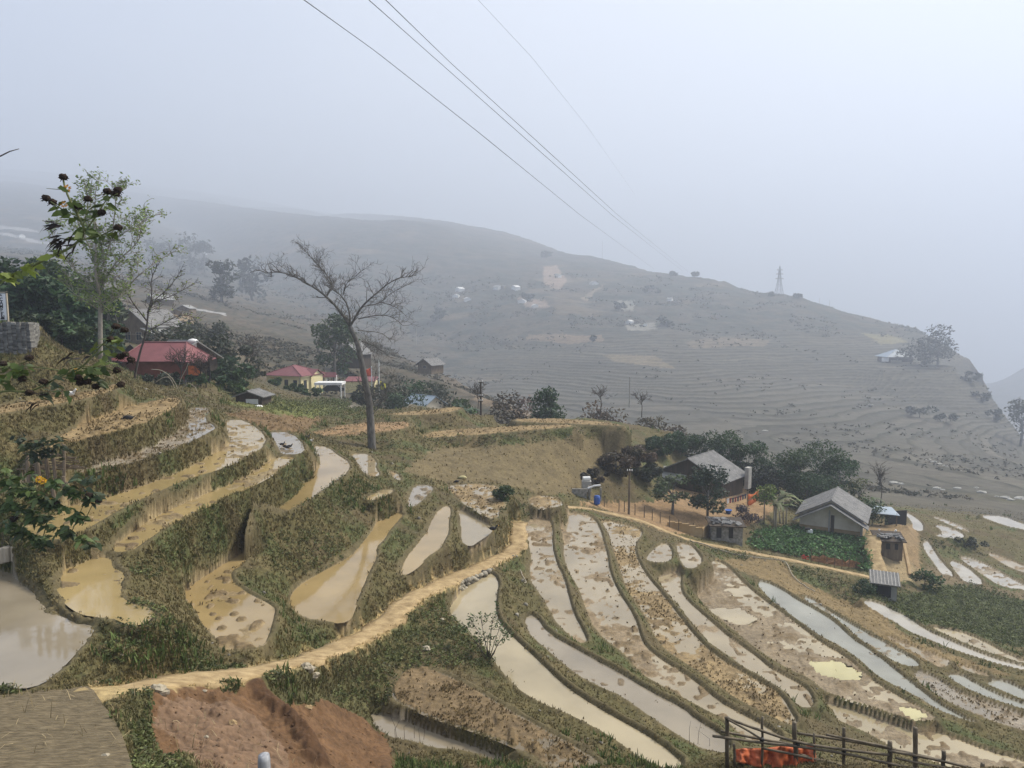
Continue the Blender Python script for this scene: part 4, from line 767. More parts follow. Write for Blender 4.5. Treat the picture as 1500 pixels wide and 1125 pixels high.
# shrubs round the red house and on the slope behind
SH = [(160, 496, 75, 40, GG, 44, 'grey green shrub below and left of the brown house'), (262, 478, 85, 62, GG, 90, 'grey shrub on the slope above the red roof ridge'), (300, 492, 90, 60, GG, 96, 'grey green shrub above the water tank beside the red roof'), (335, 510, 95, 56, GG, 96, 'grey green shrub right of the plank house eaves'), (350, 524, 88, 60, DG, 96, 'dark shrub between the red house and the yellow house'),
      (322, 540, 76, 52, DG, 70, 'dark shrub in front of the lean-to right of the red house'), (366, 545, 105, 45, GG, 44, 'shrub touching the left wall of the yellow house'), (270, 548, 69, 46, MG, 70, 'low green shrub under the red house board wall'), (235, 556, 66, 34, GG, 60, 'low grey shrub under the left end of the red house wall'), (345, 560, 74, 40, MG, 55, 'green shrub behind the small plank shed'),
      (396, 583, 112, 34, MG, 50, 'green bush under the left corner of the yellow house'), (424, 588, 110, 34, MG, 56, 'green bush below the windows of the yellow house'), (452, 588, 108, 34, MG, 50, 'green bush below the porch corner of the yellow house'), (300, 470, 130, 40, GG, 70, 'pale grey shrub high on the slope above the red house'), (250, 500, 100, 40, GG, 60, 'grey shrub directly above the red roof'),
      (525, 562, 118, 28, GG, 50, 'grey hedge bush left of the red flag pole'), (575, 560, 122, 34, GG, 56, 'grey hedge bush right of the yellow flag'), (612, 552, 125, 46, DG, 60, 'dark bush on the slope behind the blue grey roof'), (590, 568, 116, 30, DG, 50, 'low dark bush left of the blue grey roof'), (640, 560, 120, 40, GG, 50, 'grey bush above the right end of the blue grey roof'),
      (672, 585, 105, 34, MG, 40, 'green bush just right of the blue grey roof'), (735, 575, 110, 50, BR, 60, 'brown leafless scrub right of the brown power pole'), (765, 580, 112, 46, (.16, .125, .095), 56, 'beige feathery scrub left of the round dark tree'), (870, 582, 118, 30, BR, 50, 'brown scrub right of the round dark tree beyond the field edge'), (910, 596, 118, 24, BR, 60, 'brown scrub at the foot of the concrete pole'), (955, 602, 118, 24, BR, 56, 'pinkish brown scrub right of the concrete pole'), (1000, 612, 115, 26, BR, 50, 'brown scrub behind the left end of the hedge trees')]
for i, (x, yt, D, hpx, c, w, lab) in enumerate(SH):
    px_tree('shrub', lab, 'shrub', x, yt+hpx, D, yt, w, c, 900, .26+.0006*D, 200+i, group='shrubs round the hillside houses', chf=.97, blobs=8, trunk_r=.06)
px_tree('tree', 'tall narrow green tree standing left behind the bare tree trunk', 'tree', 490, 545, 150, 456, 55, MG, 2200, .42, 301, chf=.8, blobs=11)
px_tree('tree', 'round dark tree on the field edge with the terraced valley behind', 'tree', 806, 612, 100, 566, 52, DG, 2200, .30, 302, chf=.97, blobs=9, trunk_r=.15)
px_tree('tree', 'grey tree plume standing alone on the misty left hillside', 'tree', 328, 430, 400, 368, 34, (.04, .05, .035), 900, 1.1, 303, chf=.99, blobs=16)
for i, (x, D, yt, w, lab) in enumerate([(285, 900, 338, 44, 'faint dark tree in the mist, leftmost of the misty pair'), (372, 620, 372, 40, 'faint dark tree in the mist right of the grey tree plume'), (305, 900, 350, 30, 'faint small tree in the mist between the tree plume and the upper houses'), (240, 900, 350, 40, 'faint bushy tree in the mist above the sheds')]):
    px_tree('tree', lab, 'tree', x, 400, D, yt, w, (.04, .05, .035), 500, 2.4, 310+i, group='trees in the mist', chf=.97, blobs=9)
# hedge, bamboo and garden trees of the hamlet
HG = [(905, 690, 74, 662, 56, BR, 'brown leafless thicket at the left end of the hedge slope'), (935, 690, 78, 655, 60, BR, 'brown thicket left of the grey roofed house'), (870, 705, 70, 690, 60, (.05, .04, .03), 'dark brown thicket above the white tank'), (950, 705, 76, 680, 60, GG, 'low green thicket behind the wooden power pole'), (968, 660, 90, 640, 48, DG, 'dark hedge tree, leftmost behind the grey roofed house'),
      (1000, 660, 94, 632, 56, DG, 'dark hedge tree above the left slope of the grey roof'), (1035, 660, 95, 630, 60, DG, 'dark hedge tree right above the roof ridge'), (1070, 665, 94, 630, 56, DG, 'dark hedge tree above the right slope of the grey roof'), (1102, 675, 92, 640, 50, DG, 'dark hedge tree above the right eave of the grey roof'),
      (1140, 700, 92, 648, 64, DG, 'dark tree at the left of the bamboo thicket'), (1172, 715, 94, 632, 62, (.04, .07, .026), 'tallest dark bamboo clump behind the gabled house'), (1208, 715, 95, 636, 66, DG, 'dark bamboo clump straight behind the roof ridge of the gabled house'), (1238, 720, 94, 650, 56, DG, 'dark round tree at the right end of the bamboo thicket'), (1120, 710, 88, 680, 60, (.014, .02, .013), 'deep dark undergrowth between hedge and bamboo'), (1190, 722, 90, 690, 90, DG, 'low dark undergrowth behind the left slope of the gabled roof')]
for i, (x, yb, D, yt, w, c, lab) in enumerate(HG):
    px_tree('tree', lab, 'tree', x, yb, D, yt, w, c, 4200, .17, 330+i, group='hedge and bamboo behind the hamlet', chf=.97, blobs=13, trunk_r=.10)
px_tree('tree', 'light green spreading tree in the earth yard beside the wooden power pole', 'tree', 990, 770, 70, 699, 66, (.075, .10, .045), 1500, .16, 350, chf=.66, blobs=12, fill=.3, trunk_r=.13)
px_tree('tree', 'dense dark green tree in the yard in front of the grey roofed house', 'tree', 1043, 768, 71, 684, 58, (.022, .04, .02), 2400, .17, 351, chf=.84, blobs=12, trunk_r=.12)
px_tree('shrub', 'bare purple brown bush behind the ruined grey hut', 'shrub', 1108, 785, 72, 743, 60, (.055, .04, .045), 1500, .10, 352, chf=.95, blobs=10, trunk_r=.05)
px_tree('tree', 'small bright green leafy tree beside the orange netting', 'tree', 1128, 745, 74, 700, 30, (.10, .15, .03), 500, .16, 353, chf=.6, blobs=6, trunk_r=.06)
px_tree('tree', 'pale twiggy young tree right of the bamboo thicket', 'tree', 1270, 725, 92, 690, 36, (.11, .12, .06), 400, .2, 354, chf=.8, blobs=6, trunk_r=.05, fill=.2)
px_tree('shrub', 'dark green shrub behind the right end of the gabled house', 'shrub', 1290, 760, 84, 726, 36, MG, 900, .17, 355, chf=.95, blobs=7, trunk_r=.05)
px_tree('shrub', 'dark shrub beside the striped roof shed', 'shrub', 1288, 868, 60, 850, 44, DG, 700, .12, 356, chf=.98, blobs=7, trunk_r=.04)
px_tree('shrub', 'green shrub on the slope right of the striped roof shed', 'shrub', 1375, 862, 66, 834, 60, MG, 800, .15, 357, chf=.98, blobs=7, trunk_r=.04)
px_tree('shrub', 'low dark shrub between the white flooded strips at the right', 'shrub', 1440, 800, 84, 786, 44, GG, 500, .16, 358, chf=.98, blobs=6, trunk_r=.04)
px_tree('shrub', 'green bushy shrub beside the bend at the top of the earth path', 'shrub', 738, 762, 50, 731, 34, MG, 1500, .10, 359, chf=.98, blobs=9, trunk_r=.05)
# far hill trees
px_tree('tree', 'large spreading tree standing beside the house on the far knoll', 'tree', 1374, 533, 486, 474, 52, (.03, .038, .025), 1500, .9, 360, chf=.86, blobs=13)
px_tree('tree', 'smaller dark tree left of the big tree on the far knoll', 'tree', 1335, 520, 492, 492, 34, (.03, .04, .025), 500, 1.0, 361, chf=.95, blobs=7)
px_tree('tree', 'dark tree trunk clump under the big tree on the far knoll', 'tree', 1356, 535, 484, 508, 24, (.03, .04, .025), 400, .9, 362, chf=.95, blobs=6)
FARSH = [(1352, 612, 410, 590, 40, 'dark bush patch on the terraced slope below the knoll'), (1392, 622, 400, 606, 44, 'long dark bush patch right of the other bushes below the knoll'), (1425, 560, 455, 545, 30, 'dark bush on the cliff edge right of the knoll'), (1440, 590, 440, 572, 26, 'dark bush on the cliff below the knoll'), (1462, 618, 410, 600, 24, 'dark bush low on the cliff edge'),
         (905, 455, 740, 442, 22, 'faint dark tree left of the far pale field'), (975, 478, 670, 462, 26, 'faint dark tree right of the far white building'), (800, 378, 1200, 366, 14, 'faint tree on the far skyline spur'), (950, 430, 780, 418, 40, 'faint dark grove on the far slope'), (985, 404, 1000, 397, 16, 'faint tree left of the last skyline pole'), (1012, 404, 990, 399, 18, 'faint tree clump where the cables reach the ridge'), (1165, 436, 835, 431, 16, 'faint bush right of the foot of the pylon'), (1125, 434, 840, 429, 14, 'faint bush left of the foot of the pylon'), (640, 470, 800, 452, 30, 'faint tree by the leftmost far houses'), (770, 440, 800, 430, 26, 'faint tree behind the middle far houses'), (868, 500, 600, 492, 8, 'tiny dark tree at the end of the far bare field')]
for i, (x, yb, D, yt, w, lab) in enumerate(FARSH):
    h_ = hit(x, yb, 120); px_tree('tree', lab, 'tree', x, yb, h_.y, yt, w, (.035, .045, .03), 260, .0025*h_.y, 380+i, group='trees on the far slopes', chf=.98, blobs=6)
b = PD(1496, 600, 300); leafy_tree('tree', 'pale tree cut by the right edge of the view in front of the blue gorge', 'tree', ground(1504, 340), 24, 15, 18, (.05, .06, .035), 500, .9, 399, blobs=9, fill=.2)
# the big bare tree
def limb_pts(pix, D, rg, dv=.5):
    P = np.array([PD(x, y, D) for x, y in pix], float); off = np.cumsum(rg.randn(len(P))*dv); P[:, 1] += off-off[0]; return P
def bare_tree(name, label, D, trunk, limbs, seed, bark, tr, twig_len, lev=2, n=(3, 5), leafcol=None, leafn=0, base=None, up=.3, rm=.014):
    rg = np.random.RandomState(seed); T_ = PD(trunk[0][0], trunk[0][1], D); t = thing(name, label, 'tree', tuple(T_)); o = np.array(T_)
    P = chaikin(limb_pts(trunk, D, rg, .1), 1, False)-o; P[0, 2] -= .6; mb = MB(); mb.tube(P, np.linspace(tr[0], tr[1], len(P)), 9); mb.build('trunk', M[bark], t, True)
    tips = []
    for pix, r0 in limbs:
        P = chaikin(limb_pts(pix, D, rg, .55), 2, False)-o; Lb = MB(); Lb.tube(P, np.linspace(r0, rm*1.5, len(P)), 6); tips += list(P[2:])
        for q in range(1, len(P)-1):
            for _ in range(2 if rg.rand() < .6 else 1):
                d = P[q+1]-P[q-1]; d /= np.linalg.norm(d); a = rg.randn(3)*np.array([1, .8, .7]); nd = d*.7+a*.55+np.array([0, 0, up]); nd /= np.linalg.norm(nd)
                grow(Lb, P[q], nd, twig_len*(.5+.7*rg.rand()), max(rm, r0*.30), lev, rg, up*.7, 4, n, tips, .7, rm)
        Lb.build('branch', M[bark], t, True)
    if leafn:
        tp = np.array(tips); k = rg.randint(0, len(tp), leafn); V, Fc, cc = leaves_np(tp[k]+rg.randn(leafn, 3)*.12, .07+.0008*D, np.array(leafcol)*(.6+.8*rg.rand(leafn, 1)), rg)
        mesh_np('foliage', V, Fc, M['leaf'], cc, smooth=False, parent=t)
    return t
bare_tree('bare_tree', 'tall leafless tree with a flat spreading crown standing on the terrace edge', 60.5, [(545, 661), (543, 620), (541, 585), (535, 555), (530, 525), (524, 500), (514, 478)],
  [([(516, 482), (497, 455), (479, 433), (449, 412), (420, 399), (393, 401)], 0.144), ([(479, 433), (486, 417), (473, 399), (455, 377), (439, 361)], 0.079), ([(486, 417), (478, 404), (468, 388), (472, 378)], 0.036), ([(449, 412), (430, 404), (412, 388)], 0.036),
   ([(514, 478), (512, 449), (503, 431), (488, 424), (484, 417)], 0.086), ([(503, 431), (509, 415), (520, 405), (532, 396)], 0.050), ([(514, 476), (532, 449), (553, 431), (580, 409), (604, 405)], 0.108), ([(532, 449), (556, 444), (568, 430), (598, 414)], 0.050), ([(556, 442), (580, 449), (596, 463)], 0.043),
   ([(525, 467), (556, 461), (577, 463), (594, 477)], 0.058), ([(524, 484), (556, 487), (572, 500)], 0.043), ([(530, 500), (553, 508), (574, 525)], 0.050), ([(541, 590), (547, 570), (552, 540), (548, 520)], 0.036), ([(543, 612), (558, 592), (572, 560), (580, 548)], 0.036), ([(543, 606), (534, 590), (528, 570)], 0.029), ([(544, 600), (566, 585), (577, 570)], 0.029), ([(528, 520), (538, 505), (545, 515)], 0.036)],
  11, 'bark', (.37, .16), 1.0, 2, (2, 3), rm=.009)
bare_tree('bare_tree', 'slender pale trunked sapling with fresh yellow green leaves left of the red house', 46, [(147, 520), (148, 470), (147, 440), (146, 410)],
  [([(147, 440), (150, 400), (152, 370), (150, 330), (158, 290)], .09), ([(146, 420), (140, 390), (130, 365), (118, 330), (112, 310)], .07), ([(147, 425), (158, 400), (175, 385), (200, 355), (220, 340)], .07), ([(150, 390), (165, 350), (178, 310), (180, 280)], .06), ([(151, 370), (150, 330), (138, 300), (136, 280)], .05),
   ([(147, 445), (170, 425), (195, 400), (225, 365)], .06), ([(146, 430), (125, 405), (110, 385), (75, 335)], .05), ([(147, 455), (125, 440), (108, 420)], .04), ([(152, 360), (185, 340), (208, 318)], .05), ([(148, 460), (165, 445), (180, 430)], .03)],
  12, 'palebark', (.15, .10), .95, 1, (3, 5), (.17, .235, .06), 4600)
bare_tree('bare_tree', 'small leafless tree with crooked twigs in front of the brown house', 58, [(196, 560), (203, 520), (213, 490), (216, 460)],
  [([(216, 462), (222, 440), (235, 425), (250, 400)], .06), ([(215, 470), (205, 445), (192, 425), (180, 410)], .06), ([(216, 458), (218, 435), (212, 410), (224, 390)], .06), ([(213, 488), (232, 475), (252, 462), (268, 462)], .05), ([(220, 445), (240, 435), (258, 420)], .04)],
  13, 'twig', (.10, .06), .8, 1, (2, 4), (.16, .20, .05), 260, up=.1)
for i, (x, yb, yt, D, lab) in enumerate([(370, 560, 498, 100, 'thin leafless sapling between the red house and the yellow house'), (362, 562, 508, 98, 'thin leafless sapling left of the yellow house corner'), (266, 570, 520, 70, 'bare sapling in front of the right end of the red house wall'), (294, 572, 530, 70, 'bare sapling beside the orange sheet under the red eave'), (302, 572, 526, 70, 'bare sapling right of the orange sheet'), (700, 600, 568, 100, 'bare thin sapling beside the brown pole'), (1290, 735, 690, 95, 'bare thin sapling standing behind the gabled house'), (880, 600, 572, 112, 'bare pinkish sapling on the field edge left of the concrete pole'), (940, 606, 580, 110, 'bare pinkish sapling right of the concrete pole')]):
    bare_tree('bare_sapling', lab, D, [(x, yb), (x+1, (yb*2+yt)/3), (x, (yb+yt*2)/3)], [([(x, yb*.5+yt*.5), (x-3, yb*.25+yt*.75), (x-6, yt+4)], .04), ([(x, yb*.35+yt*.65), (x+3, yb*.2+yt*.8), (x+5, yt+2)], .04), ([(x, yb*.4+yt*.6), (x, yt)], .04)], 20+i, 'twig', (.07, .045), 1.0, 1, (2, 3), rm=.02)
# foreground shrub above the cream pond
rg = np.random.RandomState(5); b = hit(716, 965, 18, 40); t = thing('shrub', 'leafy green shrub leaning over the cream coloured pond', 'shrub', b); mb = MB(); tips = []
for x, y in ((676, 918), (690, 910), (704, 905), (722, 902), (735, 912), (744, 925), (715, 930), (700, 935), (730, 940)):
    e_ = np.array(PD(x, y, b.y+rg.randn()*.25))-np.array(b); m_ = e_*.5+rg.randn(3)*.12; mb.tube([(0, 0, -.1), m_, e_], [.022, .014, .007], 5); tips += [e_, e_*.85+m_*.15, e_*.7+m_*.3]
    for _ in range(4): q = e_+rg.randn(3)*.2; mb.tube([m_*.4+e_*.6, q], [.008, .004], 4); tips += [q, q*.6+e_*.4]
mb.build('stems', M['twig'], t, True); tp = np.array(tips); k = rg.randint(0, len(tp), 420); V, Fc, cc = leaves_np(tp[k]+rg.randn(420, 3)*.10, .075, np.array((.075, .11, .04))*(.6+.8*rg.rand(420, 1)), rg, .4)
mesh_np('foliage', V, Fc, M['leaf'], cc, smooth=False, parent=t)
# banana plants
def banana(label, b, H, seed, n=8, col=(.10, .14, .04), spread=1.0):
    rg = np.random.RandomState(seed); t = thing('banana_plant', label, 'banana plant', b, 0, 'banana plants'); mb = MB(); stems = [(rg.randn()*.3*spread, rg.randn()*.3) for _ in range(4)]; tops = []
    for x, y in stems: h = H*(.45+.2*rg.rand()); q = (x*1.6, y*1.6, h); mb.tube([(x, y, -.2), q], [.11, .06], 7); tops.append(q)
    mb.build('stem', M['palewood'], t, True)
    for i in range(n):
        q = np.array(tops[i % len(tops)]); a = rg.rand()*6.28; L_ = H*(.45+.3*rg.rand()); up_ = .5+.7*rg.rand(); V = []; k = 9
        for j in range(k):
            f = j/(k-1); c = q+np.array([math.cos(a)*L_*f*.8, math.sin(a)*L_*f*.8, L_*(up_*f-.95*up_*f*f)]); w = (.06+.26*math.sin(math.pi*min(1, f*.9+.1)))*H*.16; s = np.array([-math.sin(a), math.cos(a), 0]); dr = np.array([0, 0, -.25*w])
            V += [c-s*w+dr, c, c+s*w+dr]
        Fc = [(j*3+z, j*3+z+1, j*3+z+4, j*3+z+3) for j in range(k-1) for z in (0, 1)]
        mesh_np('leaf', V, Fc, M['leaf'], np.ones((len(V), 3))*np.array(col)*(.6+.8*rg.rand()), smooth=True, parent=t)
    return t
banana('pale drooping banana clump left of the gabled house', ground(1146, 74.5), 5.2, 61, 13, (.14, .15, .06)); banana('young banana plant right behind the pale banana clump', ground(1160, 77), 4.6, 62, 9, (.12, .16, .05))
banana('blue green banana plant left of the brown power pole', ground(684, 100), 4.2, 63, 9, (.05, .085, .045)); banana('low banana plant at the end of the hedge behind the gabled house', ground(1296, 88), 4.0, 64, 8, (.09, .13, .05))
# the arching white plumes in front of the red house
t = thing('grass_plume', 'arching pale seed plumes in front of the red board wall', 'grass', ground(250, 64)); o = np.array(t.location); mb = MB()
for pts in ([(262, 575), (255, 556), (238, 542), (222, 541)], [(262, 575), (275, 560), (285, 566), (289, 573)], [(260, 575), (264, 556), (272, 542), (276, 532)], [(258, 575), (250, 553), (240, 552), (228, 560)]):
    mb.tube(chaikin(np.array([PD(x, y, 64) for x, y in pts]), 2, False)-o,   .03, 4)
mb.build('stalk', M['palewood'], t, True)
# ------------------------------------------------------------------ houses
def house(name, label, base, rz, w, l, hw, rise, over=.5, roof='gable', mroof='fcement', mwall='render', wins=(), door=None, hipf=.28, base_band=None, group=None, cat='house', sink=1.2, thick=.10, extra=None, sides=True, z_lift=0):
    """w across the gable (x), l along the ridge (y, gable front at y=0); wins: (wall, u, z, width, height) with wall f/b/l/r"""
    t = thing(name, label, cat, base, rz, group); mb = MB(); X = w/2
    wallV = [(-X,0,-sink),(X,0,-sink),(X,l,-sink),(-X,l,-sink),(-X,0,hw),(X,0,hw),(X,l,hw),(-X,l,hw)]; Fc = [(0,1,5,4),(1,2,6,5),(2,3,7,6),(3,0,4,7),(3,2,1,0),(4,5,6,7)]
    mb.add(wallV, Fc)
    if roof == 'gable':
        for y in (0, l): mb.add([(-X, y+(.06 if y == 0 else -.06), hw-.02), (X, y+(.06 if y == 0 else -.06), hw-.02), (0, y+(.06 if y == 0 else -.06), hw+rise-.03), (-X, y+(.002 if y == 0 else -.002), hw-.02), (X, y+(.002 if y == 0 else -.002), hw-.02), (0, y+(.002 if y == 0 else -.002), hw+rise-.03)], [(0, 1, 2), (5, 4, 3), (0, 3, 4, 1), (1, 4, 5, 2), (2, 5, 3, 0)])
    mb.build('wall', M[mwall], t)
    r = MB(); e = over; sl_ = rise/X; ze = hw-e*sl_
    if roof == 'gable':
        r.slab([(-X-e, -e, ze), (0, -e, hw+rise), (0, l+e, hw+rise), (-X-e, l+e, ze)], -thick); r.slab([(0, -e, hw+rise), (X+e, -e, ze), (X+e, l+e, ze), (0, l+e, hw+rise)], -thick)
        r.tube([(0, -e-.02, hw+rise+thick), (0, l+e+.02, hw+rise+thick)], .09, 6)
    elif roof == 'shed':
        r.slab([(-X-e, -e, hw+.02), (X+e, -e, hw+.02), (X+e, l+e, hw+rise), (-X-e, l+e, hw+rise)], thick*-1)
    else:
        y0, y1 = l*hipf, l*(1-hipf); ez = hw-.05; A = (-X-e, -e, ez); B = (X+e, -e, ez); C_ = (X+e, l+e, ez); D_ = (-X-e, l+e, ez); R0 = (0, y0, hw+rise); R1 = (0, y1, hw+rise)
        for q in ((A, B, R0), (B, C_, R1, R0), (C_, D_, R1), (D_, A, R0, R1)): r.slab(q, thick*.9)
        for a_, b_ in ((A, R0), (B, R0), (C_, R1), (D_, R1), (R0, R1)): r.tube([Vector(a_)+Vector((0, 0, .04)), Vector(b_)+Vector((0, 0, .04))], .07, 5)
    r.build('roof', M[mroof], t)
    if base_band: b = MB(); b.box((0, l/2, base_band/2-sink/2), (w+.03, l+.03, base_band+sink)); b.build('wall_base', M['ochre'], t)
    for wl, u, z, ww, wh in wins:
        c, rot = {'f': ((u, 0, z), 0), 'b': ((u, l, z), math.pi), 'l': ((-X, u, z), -math.pi/2), 'r': ((X, u, z), math.pi/2)}[wl]
        f = MB()
        for sx in (-1, 1): f.box((sx*ww/2, 0, 0), (.07, .10, wh+.07))
        for sz in (-1, 1): f.box((0, 0, sz*wh/2), (ww-.07, .10, .07))
        f.box((0, 0, 0), (.04, .09, wh-.07)); fo = f.build('window', M['palewood' if mwall != 'yellow' else 'dkwood'], t); fo.location = c; fo.rotation_euler = (0, 0, rot)
        g = MB(); g.box((0, 0, 0), (ww-.05, .05, wh-.05)); g.build('pane', M['glass'], fo)
    if door:
        wl, u, dw, dh = door; c, rot = {'f': ((u, 0, dh/2), 0), 'l': ((-X, u, dh/2), -math.pi/2), 'r': ((X, u, dh/2), math.pi/2)}[wl]; d = MB(); d.box((0, 0, 0), (dw, .08, dh)); d.box((0, -.03, 0), (dw*.86, .06, dh*.92)); do = d.build('door', M['dkwood'], t); do.location = c; do.rotation_euler = (0, 0, rot)
    if extra: extra(t)
    return t
# gabled house of the hamlet
def ex_gable(t):
    w, hw, rise = 6.3, 2.05, 1.8; X = w/2; p = MB(); z1 = hw+rise-.42   # lower porch roof in front of the gable
    s = rise/X
    p.slab([(-X-.55, -1.15, z1-(X+.55)*s), (0, -1.15, z1), (0, .3, z1), (-X-.55, .3, z1-(X+.55)*s)], -.09); p.slab([(0, -1.15, z1), (X+.55, -1.15, z1-(X+.55)*s), (X+.55, .3, z1-(X+.55)*s), (0, .3, z1)], -.09); p.build('porch_roof', M['fcement'], t)
    b = MB(); b.box((-.15, -.08, 1.2), (.16, .14, 3.0)); b.build('pilaster', M['conc'], t); b = MB(); b.box((X-.1, -.10, .6), (.22, .2, 2.2)); b.build('corner_post', M['conc'], t)
    d = MB(); d.box((.18, -.05, 1.05), (.34, .06, 2.3)); d.build('stained_panel', M['dkwood'], t)
house('house', 'grey gabled farmhouse with a stained pale end wall behind the vegetable plot', ground(1228, 75.5)+Vector((0, 0, .1)), -rad(30), 6.3, 6.0, 2.05, 1.8, .45, 'gable', 'fcement', 'render', (), None, base_band=.75, extra=ex_gable)
# back lean-to with bluish sheet
q = MB(); b = ground(1298, 84); q.slab([(-1.6, -.8, 1.7), (1.9, -1.4, 1.5), (2.1, .9, 1.9), (-1.4, 1.2, 2.1)], -.08); t = thing('lean_to', 'blue grey sheet lean-to at the right end of the gabled house', 'lean-to', b); q.build('roof', M['blueroof'], t)
q = MB(); [q.box((x, y, .3), (.1, .1, 2.8)) for x, y in ((-1.3, -.6), (1.7, -1.1), (1.8, .7), (-1.2, 1))]; q.build('post', M['wood'], t); q = MB(); q.box((2.3, 0.2, .4), (3.0, .06, 2.6), .2); q.build('screen', M['dark'], t)
def ex_h1(t):
    q = MB(); q.slab([(-4.6, -1.5, 1.0), (-.3, -1.5, 1.0), (-.3, 1.4, 1.75), (-4.6, 1.4, 1.75)], -.09); q.build('lean_roof', M['paleroof'], t)
    c = MB(); c.box((4.9, 5.6, 1.0), (.5, .9, 2.6)); c.build('end_wall', M['conc'], t)
house('house', 'low house with a wide sagging grey fibre cement roof in front of the hedge trees', ground(1014, 84)+Vector((0, 0, .35)), -rad(42), 8.4, 5.8, 1.45, 2.1, .5, 'gable', 'fcement', 'dkwood', (), ('f', .5, .9, 1.4), extra=ex_h1)
# ruined hut, shack, striped shed
def hut(name, label, b, rz, w, d, h, wallm, roofm, openings, stripes=False, tilt=.25, junk=0, cat='hut'):
    t = thing(name, label, cat, b, rz); q = MB(); q.box((0, 0, h/2-.5), (w, d, h+1)); q.build('wall', M[wallm], t)
    r = MB(); r.slab([(-w/2-.25, -d/2-.35, h+.05), (w/2+.25, -d/2-.35, h+.05), (w/2+.25, d/2+.3, h+tilt), (-w/2-.25, d/2+.3, h+tilt)], -.09); r.build('roof', M[roofm], t)
    if stripes:
        s = MB(); n = 9
        for i in range(n): x = -w/2-.15+(w+.3)*i/(n-1); s.slab([(x-.035, -d/2-.36, h+.145), (x+.035, -d/2-.36, h+.145), (x+.035, d/2+.31, h+tilt+.095), (x-.035, d/2+.31, h+tilt+.095)], -.03)
        s.build('roof_rib', M['conc'], t)
    for x, ww, hh in openings: o = MB(); o.box((x, -d/2, hh/2+.15), (ww, .08, hh)); o.build('opening', M['dark'], t)
    if junk:
        j = MB(); rg = np.random.RandomState(junk)
        for k in range(26): j.box(((rg.rand()-.5)*w, (rg.rand()-.5)*d, h+tilt*.5+.12+.1*rg.rand()), (.3+.5*rg.rand(), .15+.3*rg.rand(), .06+.1*rg.rand()), rg.rand()*3, tilt=(rg.randn()*.3, 'X'))
        j.build('roof_junk', M['fcement'], t)
    return t
hut('hut', 'ruined low grey hut with a dark thatch roof and two black openings by the lane', ground(1070, 66.5)+Vector((0, 0, .1)), -rad(6), 2.9, 1.9, 1.25, 'stone', 'dkwood', [(-.75, .45, 1.0), (.35, .4, 1.1)], junk=3)
hut('shack', 'small plank shack with rubbish piled on its flat roof beside the house path', Vector(PD(1300, 803, 71.5)), -rad(12), 2.4, 1.6, .95, 'wood', 'dkwood', [(-.2, .4, .6), (.6, .3, .6)], tilt=.5, junk=5)
hut('shed', 'small concrete shed with a white striped sheet roof below the house path', ground(1313, 61)+Vector((0, 0, -.1)), -rad(24), 1.9, 1.5, 1.25, 'conc', 'fcement', [(-.1, 1.2, 1.0)], True, .55)
# red house
def ex_red(t):
    c = lambda P: [(y-3.1, -(x-3.05), z) for x, y, z in P]      # from front-of-house coordinates to the house's own axes
    q = MB(); q.slab(c([(2.9, -.5, 1.86), (5.0, -.4, 1.62), (4.9, 4.2, 1.9), (2.9, 4.2, 2.75)]), -.08); q.build('side_roof', M['redroof'], t)
    q = MB(); q.slab(c([(-6.0, -.7, 1.80), (-2.9, -.7, 1.95), (-2.9, 4.5, 2.75), (-5.6, 4.0, 2.45)]), -.08); q.build('side_roof', M['redroof'], t)
    q = MB(); q.add(c([(-4.4, 2.4, 2.62), (-2.7, 2.4, 2.75), (-3.4, 2.4, 3.55), (-4.4, 2.5, 2.62), (-2.7, 2.5, 2.75), (-3.4, 2.5, 3.55)]), [(0, 1, 2), (5, 4, 3), (0, 3, 4, 1), (1, 4, 5, 2), (2, 5, 3, 0)]); q.build('gablet', M['dark'], t)
    q = MB(); q.box((-3.25, -1.3, .95), (.06, 1.25, 1.0)); q.build('hanging_sheet', M['orange'], t)
    for x in (3.5, 4.9): q = MB(); q.box((-2.9, -(x-3.05), .7), (.12, .12, 2.6)); q.build('post', M['wood'], t)
    q = MB(); q.box((-1.5, -1.2, .5), (.1, 2.0, 2.4)); q.build('back_screen', M['dark'], t)
b = Vector(PD(228, 556, 73)); house('house', 'house with a bright red sheet roof and dark red board wall on the left', b+Vector((2.75, 3.1, 0)), rad(91), 6.2, 6.1, 1.95, 1.75, .45, 'hip', 'redroof', 'brick', (), None, hipf=.13, extra=ex_red)
# plank house right behind it, with the water tank
house('house', 'plank house with a steep grey roof right of the red sheet roof', Vector(PD(288, 545, 80)), rad(58), 5.4, 4.6, 1.7, 1.7, .5, 'gable', 'paleroof', 'dkwood')
t = thing('water_tank', 'small steel water tank on a post above the red house', 'water tank', Vector(PD(283, 511, 80))); q = MB(); q.lathe((0, 0, 0), [(.12, 0), (.38, .12), (.38, .7), (.55, .78), (.55, .95), (.35, 1.1), (.05, 1.15)]); q.build('tank', M['white'], t, True); q = MB(); q.tube([(0, 0, -2.2), (0, 0, .05)], .1, 6); q.build('stand', M['conc'], t)
# brown house above
def ex_br(t):
    q = MB(); q.slab([(2.9, -1.2, 1.9), (5.9, -1.2, 1.0), (6.6, 1.8, 1.0), (3.4, 2.2, 2.0)], -.08); q.build('side_roof', M['paleroof'], t)
    q = MB(); q.box((-.5, -.35, 1.0), (5.5, .06, .06)); q.build('rail', M['palewood'], t)
house('house', 'brown timber house with a large grey gable roof above the red house', Vector(PD(196, 499, 108)), -rad(24), 7.0, 5.5, 2.4, 2.3, .7, 'gable', 'fcement', 'wood', [('f', -1.2, .7, 1.2, 1.2), ('f', 1.2, .7, 1.2, 1.2)], extra=ex_br)
